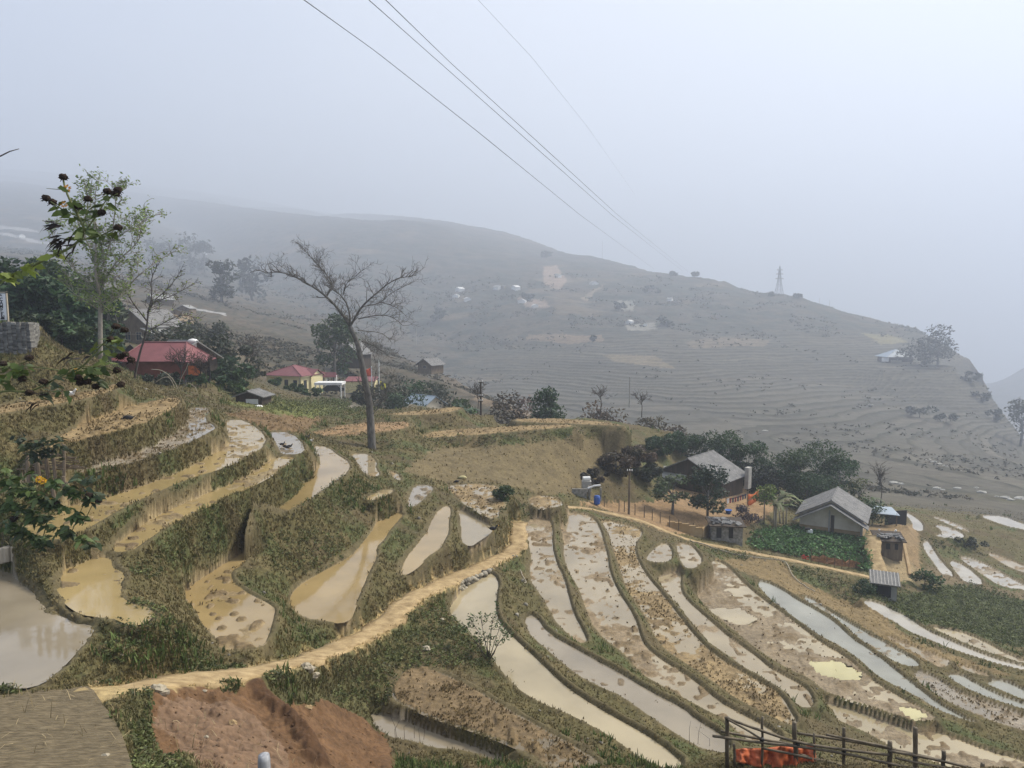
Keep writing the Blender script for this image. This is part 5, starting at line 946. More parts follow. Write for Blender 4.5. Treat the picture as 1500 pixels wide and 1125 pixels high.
# yellow house
def ex_yel(t):
    q = MB(); q.box((3.1, 4.4, 1.35), (2.2, 3.6, 2.7)); q.build('wing_wall', M['yellow'], t)
    q = MB(); q.slab([(4.5, 2.3, 2.75), (4.5, 4.4, 4.0), (-.3, 4.4, 4.0), (-.3, 2.3, 2.75)], .10); q.slab([(4.5, 4.4, 4.0), (4.5, 6.5, 2.75), (-.3, 6.5, 2.75), (-.3, 4.4, 4.0)], .10); q.build('wing_roof', M['redroof2'], t)
    q = MB(); q.add([(4.21, 2.7, 2.7), (4.21, 6.1, 2.7), (4.21, 4.4, 3.8), (4.15, 2.7, 2.7), (4.15, 6.1, 2.7), (4.15, 4.4, 3.8)], [(0, 1, 2), (5, 4, 3)]); q.build('wing_gable', M['yellow'], t)
    q = MB(); q.box((0, 3.3, 2.88), (8.5, 7.4, .28)); q.build('eaves_band', M['yellow'], t)
    q = MB(); [q.box((x, -.03, 1.4), (.10, .08, 2.9)) for x in (-1.9, 3.55)]; q.build('downpipe', M['conc'], t)
def ywall(label):
    return house('house', label, Vector(PD(416, 573.5, 131)), -rad(20), 7.7, 6.6, 3.05, 1.6, .55, 'hip', 'redroof2', 'yellow', [('f', .6, 1.45, .75, 1.45), ('f', 2.55, 1.45, .75, 1.45), ('r', 1.2, 1.3, .8, 1.6), ('r', 5.2, 1.3, .8, 1.6), ('f', -3.1, 1.1, .6, .9)], None, hipf=.4, extra=ex_yel)
ywall('yellow plastered house with a dull red hipped roof on the slope')
t = thing('carport', 'white flat topped carport right of the yellow house', 'carport', Vector(PD(484, 575, 130))); q = MB(); q.box((0, 0, 1.75), (5.0, 3.2, .45)); q.build('roof', M['white'], t)
for x, y in ((-2.3, -1.4), (2.3, -1.4), (2.3, 1.4), (-2.3, 1.4)): q = MB(); q.box((x, y, .4), (.18, .18, 2.6)); q.build('post', M['white'], t)
t = thing('gate_hut', 'small red roofed gate pavilion behind the carport', 'pavilion', Vector(PD(484, 572, 138))); q = MB(); [q.box((x, 0, 1.5), (.4, .4, 3)) for x in (-.8, 1.1)]; q.build('post', M['white'], t); q = MB(); q.slab([(-1.4, -.7, 2.7), (1.4, -.7, 2.7), (1.1, 0, 3.6), (-1.1, 0, 3.6)], .1); q.slab([(1.4, .7, 2.7), (-1.4, .7, 2.7), (-1.1, 0, 3.6), (1.1, 0, 3.6)], .1); q.build('roof', M['redroof2'], t)
house('house', 'long low house showing only its red roof above the hedge left of the flags', Vector(PD(527, 566, 136)), 0, 5.6, 3.5, .9, .6, .2, 'shed', 'redroof2', 'yellow')
# parked car under the carport
t = thing('parked_car', 'dark parked car under the white carport roof', 'car', Vector(PD(489, 574, 131)), rad(12)); q = MB()
q.add([(-1.9, -.75, .25), (1.9, -.75, .25), (1.95, -.72, .75), (1.1, -.68, .85), (.6, -.58, 1.35), (-1.0, -.58, 1.38), (-1.8, -.68, .9), (-1.95, -.72, .7)]+[(-1.9, .75, .25), (1.9, .75, .25), (1.95, .72, .75), (1.1, .68, .85), (.6, .58, 1.35), (-1.0, .58, 1.38), (-1.8, .68, .9), (-1.95, .72, .7)], [tuple(range(8)), tuple(range(15, 7, -1))]+[(i, i+8, (i+1) % 8+8, (i+1) % 8) for i in range(8)]); q.build('body', flat('car_paint', (.03, .032, .036), .3, 2, .1, 0), t)
for x in (-1.2, 1.2):
    for y in (-.74, .74): q = MB(); q.tube([(x, y-.1, .3), (x, y+.1, .3)], .31, 12); q.build('wheel', M['dark'], t)
# shed with white panel
def ex_sh(t): q = MB(); q.box((.35, -.04, .45), (1.25, .06, .5)); q.build('white_panel', M['white'], t); q = MB(); q.ball((1.5, -1.0, .05), .4, (1.3, .8, .5), seed=4, rough=.3); q.build('sack', M['white'], t, True)
house('shed', 'small dark plank shed with a white panel and grey roof on the grass slope', ground(362, 69)+Vector((0, 0, -.3)), -rad(8), 2.7, 2.0, .95, .45, .3, 'gable', 'fcement', 'dkwood', cat='shed', extra=ex_sh)
# blue roof house just over the field edge, two houses up the slope
house('house', 'house whose blue grey roof shows just over the field edge', Vector(PD(634, 598, 118))+Vector((.3, 0, -1.0)), rad(52), 4.6, 5.0, 1.7, 1.25, .4, 'gable', 'blueroof', 'render')
house('house', 'dark timber house with a grey roof on the slope behind the bare tree', Vector(PD(511, 532, 168)), -rad(20), 6, 5, 2.4, 2.2, .6, 'gable', 'fcement', 'dkwood')
house('house', 'small stilted timber house on the slope right of the bare tree', Vector(PD(622, 541, 195)), -rad(35), 5, 5, 1.4, 1.5, .6, 'gable', 'fcement', 'wood', [('f', 0, .6, 1, .8)])
# houses lost in the mist and on the far slopes
FARH = [(221, 440, 7, 2.2, 'paleroof', 'grey roofed house on the left hillside above the brown house'), (268, 452, 5, 1.2, 'paleroof', 'long white roofed shed on the left hillside'), (258, 458, 4, 1.4, 'fcement', 'small grey shed under the long white roof on the left hillside'),
        (262, 366, 8, 2.5, 'white', 'misty white roofed house, upper one on the left hillside'), (296, 368, 6, 2.5, 'paleroof', 'misty pale roofed house right of the upper misty house'), (368, 392, 7, 3, 'paleroof', 'misty house with a pale end wall at the foot of the misty trees'), (300, 378, 6, 2.5, 'fcement', 'misty grey house below the upper misty houses'), (33, 345, 6, 2.5, 'paleroof', 'misty house far up at the left edge of the view'),
        (670, 424, 9, 3, 'white', 'white far house, uppermost of the three at the left of the slope'), (667, 434, 8, 3, 'white', 'white far house in the middle of the three at the left of the slope'), (686, 438, 8, 2.5, 'white', 'white far house, lowest of the three at the left of the slope'),
        (733, 421, 9, 2.5, 'paleroof', 'grey far house left of the white one in the far middle row'), (752, 422, 9, 3, 'white', 'white far house in the far middle row'), (764, 441, 9, 2.5, 'white', 'white roofed far house above the bare reddish field'), (785, 448, 7, 2.5, 'white', 'small white far house beside the bare reddish field'), (740, 420, 5, 2.5, 'fcement', 'tiny grey far house between its two larger neighbours'),
        (920, 472, 8, 3, 'white', 'white far building at the left of the pale earthworks'), (945, 475, 5, 2, 'paleroof', 'small pale far shed on the right of the earthworks'), (872, 414, 9, 2, 'paleroof', 'long pale far roof above the far pale field'), (985, 438, 8, 2, 'paleroof', 'pale far roof on the slope near the dark grove'), (815, 403, 6, 2.5, 'stone', 'grey far hut above the bare red slope')]
for i, (x, y, w, h, rm_, lab) in enumerate(FARH):
    p = hit(x, y+3, 125); w = {7: 34, 5: 20, 4: 16, 8: 14, 6: 10, 9: 11}[w] if x < 300 and y > 430 else {9: 11, 8: 9, 7: 8, 6: 8, 5: 6}.get(w, 9); k_ = p.y/F; w *= k_; h *= 1.2*k_*1.0 if p.y > 260 else .35; house('house', lab, p+Vector((0, 0, .3)), rad(-50+37*(i % 4)), w, w*.8, h, w*.22, w*.06, 'gable', rm_, 'white' if rm_ != 'fcement' and not (x < 300 and y > 430) else 'wood', group='houses on the far slopes', sink=3, thick=.15)
def ex_kn(t): q = MB(); q.box((-10.5, 1, 1.2), (3.4, 3, 2.8)); q.build('annexe', M['white'], t); q = MB(); q.box((-5.5, -4, .3), (8, .3, 1.6)); q.build('yard_wall', M['stone'], t)
house('house', 'house with a grey hipped roof beside the big tree on the far knoll', hit(1322, 531, 300)+Vector((0, 3, .5)), rad(4), 19, 12, 3.2, 5.0, 1.5, 'hip', 'blueroof', 'dkwood', hipf=.42, extra=ex_kn)
# ------------------------------------------------------------------ stone wall and sign at the left edge
mb = MB(); rg = np.random.RandomState(3); wp = [PD(x, 512, D) for x, D in ((-120, 35.2), (-60, 35.5), (0, 35.9), (30, 36.1), (46, 36.3), (52, 37.0), (54, 38.4))]; wp = resample(np.array(wp), .19)
for k, p in enumerate(wp):
    zz = -.5
    while zz < 1.32: hh = .07+.04*rg.rand(); mb.box((p[0]+(rg.rand()-.5)*.03, p[1]+(rg.rand()-.5)*.06, p[2]+zz+hh/2), (.20, .34, hh*.9), rg.randn()*.05, np.array((.17, .165, .15))*(.5+rg.rand())); zz += hh
tag(mb.build('stone_retaining_wall', M['rubble']), 'grey coursed stone retaining wall at the left edge under the signboard', 'stone wall')
t = thing('signboard', 'tall narrow white signboard with black upright lettering on the stone wall', 'sign', Vector(PD(4.5, 470, 36.9))); q = MB(); q.box((0, 0, .72), (.46, .05, 1.36)); q.build('panel', M['white'], t)
q = MB(); q.box((.26, .01, .66), (.06, .09, 1.7)); q.box((-.26, .01, .66), (.06, .09, 1.7)); q.box((0, .01, 1.46), (.58, .09, .07)); q.build('sign_frame', M['palewood'], t)
for k, (ch, ox, sc) in enumerate([('^', 0, .2), ('C', 0, .2), ('Á', 0, .2), ('M', -.02, .2), ('P', -.02, .19), ("E'", 0, .18), ('N', .02, .2)]):
    cu = bpy.data.curves.new('letter', 'FONT'); cu.body = ch; cu.size = sc*1.25; cu.align_x = 'CENTER'; cu.extrude = .006; cu.offset = .004
    tmp = bpy.data.objects.new('letter_tmp', cu); COL.objects.link(tmp); dg = bpy.context.evaluated_depsgraph_get(); me = bpy.data.meshes.new_from_object(tmp.evaluated_get(dg)); bpy.data.objects.remove(tmp)
    o = bpy.data.objects.new('letter', me); COL.objects.link(o); o.parent = t; me.materials.clear(); me.materials.append(M['dark']); o.location = (ox, -.034, 1.20-.18*k); o.rotation_euler = (rad(90), 0, 0)
q = MB(); q.box((0, -.032, -.0+.10), (.2, .015, .05)); q.add([(-.12, -.036, .12), (.12, -.036, .12), (0, -.036, .2)], [(0, 1, 2)]); q.build('arrow_mark', M['dark'], t)
# ------------------------------------------------------------------ poles, flags, pylon, cables
def pole(label, foot, H, r=.12, m='wood', arms=((.3, 1.1),), group=None, rz=0):
    t = thing('power_pole', label, 'pole', foot, rz, group); q = MB(); q.tube([(0, 0, -.6), (0, 0, H)], [r, r*.7], 8); q.build('shaft', M[m], t)
    for dz, w in arms:
        q = MB(); q.box((0, -r*.8, H-dz), (w, .09, .09)); a = q.build('crossarm', M['dkwood'], t)
        for x in (-w*.42, 0, w*.42): i = MB(); i.lathe((x, -r*.8, H-dz+.04), [(.03, 0), (.06, .05), (.04, .09), (.06, .13), (.02, .18)], 8); i.build('insulator', M['white'], a, True)
    return t
pole('dark brown wooden power pole on the field edge in the middle distance', ground(704, 83.5), 4.2, .14, 'dkwood', ((.25, .5), (1.9, .5), (2.5, .5)))
pole('brown power pole standing beside the lane at the left of the yard', ground(925, 65), 4.3, .12, 'wood', ((.2, .5),))
pole('pale concrete power pole in front of the terraced valley', Vector(PD(922, 592, 128)), 5.0, .14, 'conc', ())
for x, y0, y1, lab in ((453, 470, 450, 'thin grey pole on the misty hillside left of the bare tree crown'), (610, 506, 483, 'thin pale pole on the hillside right of the bare tree'), (412, 420, 405, 'pale thin pole in the mist left of the bare tree'), (1200, 444, 436, 'small pole on the skyline right of the pylon'), (1215, 447, 438, 'second small pole on the skyline, farther right of the pylon')):
    p = hit(x, y0, 130); pole(lab, p, max(2., (y0-y1)/F*p.y), .00028*p.y, 'conc', (), group='small poles on the hillsides')
p = hit(882, 384, 300); pole('thin tall mast on the far skyline', p, 26/F*p.y+4, .25, 'steel', ())
for x, yb, yt, m, lab, D in ((545, 590, 536, 'redc', 'red flag on a white pole beside the bare tree trunk', 122), (556, 586, 527, 'yelc', 'yellow flag on a pale pole right of the bare tree trunk', 122)):
    t = thing('flag', lab, 'flag', Vector(PD(x, yb, D))); H = (yb-yt)/F*D; q = MB(); q.tube([(0, 0, -1), (0, 0, H)], .09, 6); q.build('flagpole', M['white'], t); z = H-.2 if m == 'redc' else H-3.6; V = []
    for i in range(7):
        for j in range(5): u = i/6; v = j/4; V.append(((-1 if m == 'redc' else 1)*(.05+u*1.05), .18*math.sin(u*6+v*2), z-v*1.5-u*.5+(.5*u*v)))
    mesh_np('cloth', V, [(i*5+j, i*5+j+1, i*5+j+6, i*5+j+5) for i in range(6) for j in range(4)], M[m], smooth=True, parent=t).modifiers.new('thick', 'SOLIDIFY').thickness = .02
def strut(mb, a, b, r): mb.tube([a, b], r, 4)
b = hit(1141, 431, 300); k_ = b.y/F; H = 42*k_; t = thing('pylon', 'steel lattice transmission pylon on the far skyline', 'pylon', b-Vector((0, 0, 1))); q = MB(); rr = .22; lv = [(0, 5.2), (.18, 3.9), (.36, 2.8), (.54, 1.9), (.70, 1.4), (.86, 1.0), (1.0, .15)]
for (f0, w0), (f1, w1) in zip(lv[:-1], lv[1:]):
    c0 = [(w0*sx*k_, w0*sy*k_, f0*H) for sx, sy in ((-1, -1), (1, -1), (1, 1), (-1, 1))]; c1 = [(w1*sx*k_, w1*sy*k_, f1*H) for sx, sy in ((-1, -1), (1, -1), (1, 1), (-1, 1))]
    for i in range(4): strut(q, c0[i], c1[i], rr); strut(q, c0[i], c1[(i+1) % 4], rr*.6); strut(q, c0[(i+1) % 4], c1[i], rr*.6); strut(q, c1[i], c1[(i+1) % 4], rr*.6)
q.build('lattice_tower', M['steel'], t)
for f, w in ((.56, 6.), (.72, 5.2), (.86, 4.2)): q = MB(); strut(q, (-w*k_, 0, f*H), (w*k_, 0, f*H), rr*1.7); strut(q, (-w*k_, 0, f*H), (0, 0, (f+.06)*H), rr*.6); strut(q, (w*k_, 0, f*H), (0, 0, (f+.06)*H), rr*.6); q.build('crossarm', M['steel'], t)
CAB = [([(60, -600, 20), (280, -235, 29), (440, -4, 44), (550, 75, 75), (700, 193, 150), (850, 315, 330), (958, 394, 1000)], 'leftmost of the black cables crossing the sky', .030), ([(220, -600, 20), (400, -205, 29), (536, -4, 44), (640, 88, 75), (780, 212, 150), (900, 318, 330), (1000, 397, 1000)], 'middle black cable running down to the ridge', .026), ([(260, -600, 20), (430, -200, 29), (561, -4, 44), (660, 92, 75), (790, 210, 150), (905, 315, 330), (1008, 398, 1000)], 'right cable of the close pair running to the ridge', .026), ([(480, -600, 32), (600, -220, 46), (697, -4, 70), (780, 85, 130), (860, 185, 300), (930, 285, 700)], 'faint upper cable fading into the mist', .012)]
for pts, lab, r in CAB:
    P = np.array([PD(*p) for p in pts]); s = np.linspace(0, 1, len(P)); lnD = np.log(P[:, 1]); px_ = np.array([p[0] for p in pts], float); py_ = np.array([p[1] for p in pts], float); q = np.linspace(0, 1, 60)
    Q = PD(np.interp(q, s, px_), np.interp(q, s, py_), np.exp(np.interp(q, s, lnD))); mb = MB(); mb.tube(Q, r*np.clip(Q[:, 1]/70, 1, 2.4), 5); tag(mb.build('power_cable', M['wire'], smooth=True), lab, 'cable', 'power cables')
# ------------------------------------------------------------------ hamlet clutter
def gp(px, D, dz=0): return ground(px, D)+Vector((0, 0, dz))
t = thing('water_tank', 'white water tank lying on the dark wall beside the lane', 'water tank', gp(861, 67, 1.1)); q = MB(); q.tube([(-.35, 0, .2), (.35, .1, .2)], .22, 10); q.build('tank', M['white'], t); q = MB(); q.box((0, 0, -.5), (.9, .6, 1.0)); q.build('stand', M['conc'], t)
t = thing('barrel', 'bright blue plastic barrel at the start of the lane', 'barrel', gp(877, 64.5, .1)); q = MB(); q.lathe((0, 0, 0), [(.25, 0), (.30, .08), (.28, .25), (.31, .4), (.28, .55), (.30, .68), (.24, .76)]); q.build('drum', M['blue'], t, True); q = MB(); q.lathe((0, 0, .76), [(.25, 0), (.25, .04), (.05, .06)]); q.build('lid', M['blue'], t, True)
t = thing('low_wall', 'low dark concrete wall of a pen beside the blue barrel', 'wall', gp(860, 65)); q = MB(); q.box((-.6, 0, .35), (1.4, .15, 1.1)); q.box((1.4, 0, .35), (.15, .15, 1.3)); q.box((.4, .6, .35), (.12, 1.2, 1.1)); q.build('wall', M['stone'], t); q = MB(); q.tube([(.2, .1, .9), (.8, .1, 1.15), (1.4, .1, 1.2)], .09, 6); q.build('pipe', M['white'], t)
for i, (x, D) in enumerate([(888, 66), (910, 65.5), (918, 66), (934, 65.4), (948, 65.2), (960, 65), (972, 65), (986, 64.9), (1000, 65), (1022, 66)]):
    q = MB(); q.tube([(0, 0, -.3), (.02, 0, .5), (0, 0, 1.1)], .045, 5); o = q.build('fence_post', M['wood']); o.location = gp(x, D); tag(o, 'thin weathered post of the yard fence along the lane', 'post', 'thin posts along the yard fence')
P = resample(np.array([PD(978, 776, 65.2), PD(1000, 778, 65.4), PD(1028, 786, 65.6)]), .5); q = MB()
for a, b in zip(P[:-1], P[1:]): d = b-a; q.box(tuple((a+b)/2+np.array([0, 0, .15])), (np.hypot(d[0], d[1])+.02, .18, 1.3), math.atan2(d[1], d[0]))
a = PD(1028, 786, 65.6); b = PD(1047, 770, 69); d = b-a; q.box(tuple((a+b)/2+np.array([0, 0, .1])), (float(np.hypot(d[0], d[1])), .18, 1.3), math.atan2(d[1], d[0])); tag(q.build('yard_wall', M['ochre']), 'low earth coloured yard wall left of the ruined hut', 'wall')
# clothes line with clothes
A = gp(1070, 77, 1.1); B = gp(1102, 80, 1.5); t = thing('clothes_line', 'washing line strung across the yard right of the dark tree', 'washing line', A); q = MB(); dv = B-A; q.tube([(0, 0, 0), tuple(dv*.5+Vector((0, 0, -.12))), tuple(dv)], .015, 4); q.build('line', M['wire'], t)
q = MB(); q.tube([(0, 0, -1.6), (0, 0, .1)], .05, 5); q.tube([tuple(dv+Vector((0, 0, -2))), tuple(dv+Vector((0, 0, .1)))], .05, 5); q.build('post', M['wood'], t)
for i in range(8):
    f = (i+.7)/8.6; p = A+dv*f+Vector((0, 0, -.36-.1*math.sin(math.pi*f))); m = ['cloth3', 'cloth2', 'cloth1', 'cloth2', 'cloth1', 'cloth2', 'cloth1', 'cloth1'][i]; q = MB(); q.box((0, 0, 0), (.30, .03, .55), math.atan2(dv.y, dv.x)); q.box((0, 0, .2), (.44, .03, .16), math.atan2(dv.y, dv.x)); o = q.build('garment', M[m]); o.location = p
    tag(o, ['pale garment at the left end of the washing line', 'maroon garment next to the pale one on the washing line', 'navy garment, third from the left on the washing line', 'maroon garment in the middle of the washing line', 'navy garment just right of the middle of the washing line', 'maroon garment, third from the right on the washing line', 'navy garment, second from the right on the washing line', 'navy garment at the right end of the washing line'][i], 'garment', 'clothes on the washing line')
t = thing('bucket', 'blue tub standing under the washing line', 'tub', gp(1074, 74.5)); q = MB(); q.lathe((0, 0, 0), [(.22, 0), (.36, .4), (.40, .42), (.34, .38)]); q.build('tub', M['blue'], t, True)
a = gp(1103, 80, 1.3); b = gp(1118, 81, 1.9); V = []
for i in range(9):
    for j in range(5): u = i/8; v = j/4; p = a+(b-a)*u; V.append((p.x, p.y+.1*math.sin(u*9+v*3), p.z-v*(1.3-.2*u)-.25*math.sin(math.pi*u)))
o = mesh_np('netting', V, [(i*5+j, i*5+j+1, i*5+j+6, i*5+j+5) for i in range(8) for j in range(4)], M['orange'], smooth=True); o.modifiers.new('thick', 'SOLIDIFY').thickness = .02; tag(o, 'orange netting hung at the edge of the yard', 'netting')
# orange mesh fence along the vegetable plot
P = resample(np.array([PD(1188, 822, 67.6), PD(1225, 829, 67.4), PD(1264, 834, 67.8)]), .35); V = []; n_ = len(P); rg = np.random.RandomState(2)
for p in P:
    for j in range(4): V.append((p[0], p[1]+.05*rg.randn(), p[2]+.05+.62*j/3*(1+.15*rg.randn())))
t = thing('mesh_fence', 'faded orange mesh fence along the front of the vegetable plot', 'fence', (0, 0, 0)); o = mesh_np('mesh', V, [(i*4+j, i*4+4+j, i*4+5+j, i*4+1+j) for i in range(n_-1) for j in range(3)], flat('faded_mesh', (.30, .15, .07), .9, 6., .4, .2), smooth=False, parent=t); o.modifiers.new('thick', 'SOLIDIFY').thickness = .02
for i in range(0, n_, 2): q = MB(); q.tube([tuple(P[i]+np.array([0, 0, -.2])), tuple(P[i]+np.array([0, 0, 1.1]))], .035, 5); q.build('stake', M['wood'], t)
t = thing('flower', 'red flowering plant at the left end of the orange mesh fence', 'flower', gp(1191, 67.8, .5)); q = MB(); [q.ball((rg.randn()*.18, rg.randn()*.1, rg.rand()*.35), .07, seed=k, rough=.4, nu=5, nv=3) for k in range(16)]; q.build('blossoms', M['redflower'], t); q = MB(); [q.tube([(rg.randn()*.1, 0, -.6), (rg.randn()*.15, 0, .2)], .012, 4) for k in range(6)]; q.build('stem', M['stem'], t)
t = thing('bucket', 'white container standing against the stained gable wall', 'container', gp(1197, 74.0, .25)); q = MB(); q.box((0, 0, .28), (.5, .4, .5)); q.build('tub', M['white'], t); q = MB(); q.box((-.25, 0, .62), (.5, .3, .16)); q.build('lid', M['dark'], t)
for x, D, lab, m in ((1297, 77, 'white cloth bundle in the yard behind the plank shack', 'cloth3'), (1322, 78, 'white tarpaulin heap at the far edge of the yard', 'white'), (1306, 76, 'dark bundle beside the white cloth in the yard', 'cloth1')):
    q = MB(); q.ball((0, 0, .3), .42, (1.1, .7, .9), seed=int(x), rough=.5); q.ball((.3, 0, .5), .25, (.6, .6, 1.6), seed=int(x)+1, rough=.4); o = q.build('bundle', M[m], smooth=True); o.location = gp(x, D); tag(o, lab, 'bundle')
q = MB(); P = [gp(x, D, .12) for x, D in ((1330, 80), (1338, 76), (1346, 71.5), (1351, 68))]; P = resample(np.array([tuple(v) for v in P]), .6); P[:, 2] = gz(P[:, 0], P[:, 1])+.1; q.tube(P, .2, 6); tag(q.build('yard_kerb', M['ochre']), 'earth coloured kerb along the right side of the yard', 'kerb')
# white hose across the fields
P = np.array([PD(*p) for p in [(1010, 797, 63), (1026, 803, 62), (1053, 811, 61.2), (1107, 817, 61), (1148, 820, 60.6), (1155, 829, 60), (1159, 841, 58.8), (1175, 860, 57.6), (1193, 876, 56.6)]]); P = chaikin(P, 2, False); P[:, 2] = np.maximum(gz(P[:, 0], P[:, 1])+.10, P[:, 2]); q = MB(); q.tube(P, .05, 5); tag(q.build('hose', M['palewood'], smooth=True), 'pale water pipe lying across the brown field below the lane', 'pipe')
P = np.array([PD(*p) for p in [(768, 842, 40), (772, 835, 40.4), (766, 824, 41), (762, 818, 42)]]); P = chaikin(P, 2, False); P[:, 2] = gz(P[:, 0], P[:, 1])+.08; q = MB(); q.tube(P, .03, 5); tag(q.build('hose', M['palewood'], smooth=True), 'short grey pipe curling down the bank beside the earth path', 'pipe')
# birds, sack
def bird(label, p, rz, s=1., m='feather', cat='duck', group=None, head_down=False):
    t = thing(cat, label, cat, p, rz, group); q = MB(); q.ball((0, 0, .22*s), .2*s, (1.45, .8, .75), seed=3, nu=10, nv=7); q.add([(-.24*s, -.06*s, .26*s), (-.24*s, .06*s, .26*s), (-.46*s, 0, .36*s), (-.24*s, 0, .18*s)], [(0, 2, 1), (0, 3, 2), (1, 2, 3)])
    hz = .18 if head_down else .46; q.tube([(.2*s, 0, .26*s), (.29*s, 0, (hz-.06)*s), (.33*s, 0, hz*s)], [.09*s, .055*s, .05*s], 7); q.ball((.35*s, 0, hz*s), .065*s, nu=8, nv=6); q.build('body', M[m], t, True)
    q = MB(); q.tube([(.39*s, 0, hz*s), (.47*s, 0, (hz-.02)*s)], [.03*s, .012*s], 5); q.build('beak', M['petal'], t)
    for y in (-.07, .07): q = MB(); q.tube([(0, y*s, .12*s), (0, y*s, -.06*s)], .014*s, 4); q.build('leg', M['petal'], t)
    return t
for i, (x, y, r, lab) in enumerate([(413, 653, 20, 'black duck at the left of the group in the small grey pond'), (417, 656, 160, 'black duck in the middle of the group in the small grey pond'), (424, 656, 10, 'black duck at the right of the group in the small grey pond'), (421, 657.5, 200, 'black duck nearest of the group in the small grey pond')]):
    p = Vector(PH(x, y, 8.06)); bird(lab, p, rad(r), .5, group='ducks in the pond')
bird('black bird on the bank right of the small grey pond', gp(446, 52.5), rad(30), .7, cat='chicken'); bird('white bird beside the black one on the bank', gp(452, 52.5), rad(-20), .6, 'wfeather', 'chicken'); bird('black chicken in the straw field on the upper left terrace', Vector(PH(188, 617, 5.2)), rad(200), .8, cat='chicken', head_down=True)
bird('white chicken on the upper left grass terrace', hit(103, 582), rad(0), .8, 'wfeather', 'chicken'); bird('black chicken at the lower edge of the brown sloping field', hit(669, 708, 30), rad(200), .7, cat='chicken', head_down=True); bird('dark bird standing on the bund at the tip of the pale pond', Vector(PH(722, 778, 13.4)), rad(0), .8, cat='chicken')
q = MB(); q.ball((0, 0, .12), .24, (1.5, .7, .6), seed=8, rough=.35); o = q.build('sack', M['sack'], smooth=True); o.location = hit(677, 702, 30); tag(o, 'pale yellow sack lying in the brown sloping field', 'sack')
# left stake fence, lower stakes
def stake_fence(label, pix, D, brush=True, seed=1):
    rg = np.random.RandomState(seed); b = Vector(PD(pix[0][0], pix[0][2], D)); t = thing('stake_fence', label, 'fence', b); o = np.array(b)
    for x, y0, y1 in pix:
        a = np.array(PD(x, y1, D))-o; c = np.array(PD(x+rg.randn()*1.5-2, y0, D))-o; q = MB(); q.tube([a-np.array([0, 0, .4]), c], .05+.02*rg.rand(), 6); q.build('stake', M['wood'], t)
    return t, o
t, o = stake_fence('row of pale split stakes holding a heap of firewood on the left bank', [(93, 651, 681), (80, 660, 684), (70, 664, 686), (57, 664, 690), (52, 670, 690), (42, 664, 690)], 24.2)
q = MB(); rg = np.random.RandomState(4)
for k in range(34): y = 664+rg.rand()*24; x = 24+rg.rand()*70; a = np.array(PD(x, y, 24.3+rg.rand()*.3))-o; q.tube([a, a+np.array([.5+.3*rg.rand(), .1*rg.randn(), .05*rg.randn()])], .022, 5)
q.build('firewood', M['wood'], t)
t, o = stake_fence('three old stakes in the left bank above the yellow flooded strip', [(79, 704, 722), (95, 698, 709), (102, 706, 714)], 23.4, seed=2)
for i, (x, y, lab) in enumerate([(4, 815, 'cut log stump at the left edge of the big grey pond'), (10, 813, 'cut log stump just right of the edge one beside the big grey pond'), (23, 812, 'low cut log stump farthest right of the three beside the big grey pond')]):
    q = MB(); q.lathe((0, 0, -.2), [(.14, 0), (.13, .45), (.11, .48), (.02, .485)], 10); o = q.build('log_stump', M['palewood'], smooth=False); o.location = PD(x, y, 22.6); tag(o, lab, 'log', 'log stumps')
# ------------------------------------------------------------------ near bamboo fence with the tarpaulin, post and stones
DF = 15.2
t = thing('bamboo_fence', 'rough bamboo pole fence in the bottom right corner', 'fence', Vector(PD(1166, 1116, DF))); o = np.array(t.location); rg = np.random.RandomState(9)
for x, y0, y1, r in ((1065, 1051, 1112, .045), (1116, 1050, 1116, .028), (1166, 1058, 1128, .05), (1193, 1074, 1120, .025), (1236, 1066, 1128, .035), (1304, 1086, 1130, .05), (1340, 1066, 1140, .05), (1382, 1100, 1140, .045), (1440, 1118, 1145, .045), (1076, 1090, 1112, .03)):
    q = MB(); a = np.array(PD(x, y1+14, DF))-o; c = np.array(PD(x+rg.randn()*.8, y0, DF))-o; P = np.linspace(a, c, 7); P[1:-1] += rg.randn(5, 3)*.008; q.tube(P, r*(1+.08*np.array([0, 1, 0, 1, 0, 1, 0])), 7); q.build('fence_post', M['bamboo'], t, True)
for pts, r, dd in (([(1062, 1051), (1114, 1070), (1168, 1088), (1234, 1098), (1302, 1106)], .03, -.06), ([(1044, 1078), (1116, 1088), (1168, 1093), (1240, 1104), (1304, 1119), (1370, 1132)], .03, -.07), ([(1056, 1071), (1116, 1083), (1168, 1092)], .028, .06), ([(1066, 1054), (1092, 1068), (1116, 1083)], .022, -.10), ([(1168, 1074), (1238, 1084), (1302, 1096), (1380, 1114), (1440, 1130)], .03, .06), ([(1210, 1076), (1240, 1082), (1304, 1095)], .026, -.05), ([(1116, 1096), (1168, 1106), (1240, 1124)], .026, -.08), ([(1312, 1110), (1345, 1118), (1400, 1127)], .026, -.1), ([(1302, 1100), (1345, 1107), (1420, 1124)], .03, -.05), ([(1168, 1104), (1200, 1112), (1236, 1122)], .022, .05)):
    q = MB(); P = np.array([PD(x, y, DF+dd) for x, y in pts])-o; q.tube(chaikin(P, 1, False), r, 6); q.build('rail', M['bamboo'], t, True)
for x, y in ((1066, 1053), (1116, 1083), (1168, 1090), (1236, 1099), (1340, 1108)): q = MB(); q.ball(tuple(np.array(PD(x, y, DF-.03))-o), .065, (1, 1, .7), seed=int(x), nu=7, nv=5); q.build('lashing', M['dark'], t, True)
V = []; rg = np.random.RandomState(12); nx, ny = 28, 9; up_ = [(1074, 1098), (1090, 1096), (1120, 1096), (1150, 1092), (1172, 1096), (1194, 1088)]; lo_ = [(1078, 1116), (1095, 1120), (1120, 1126), (1150, 1128), (1172, 1122), (1196, 1116)]
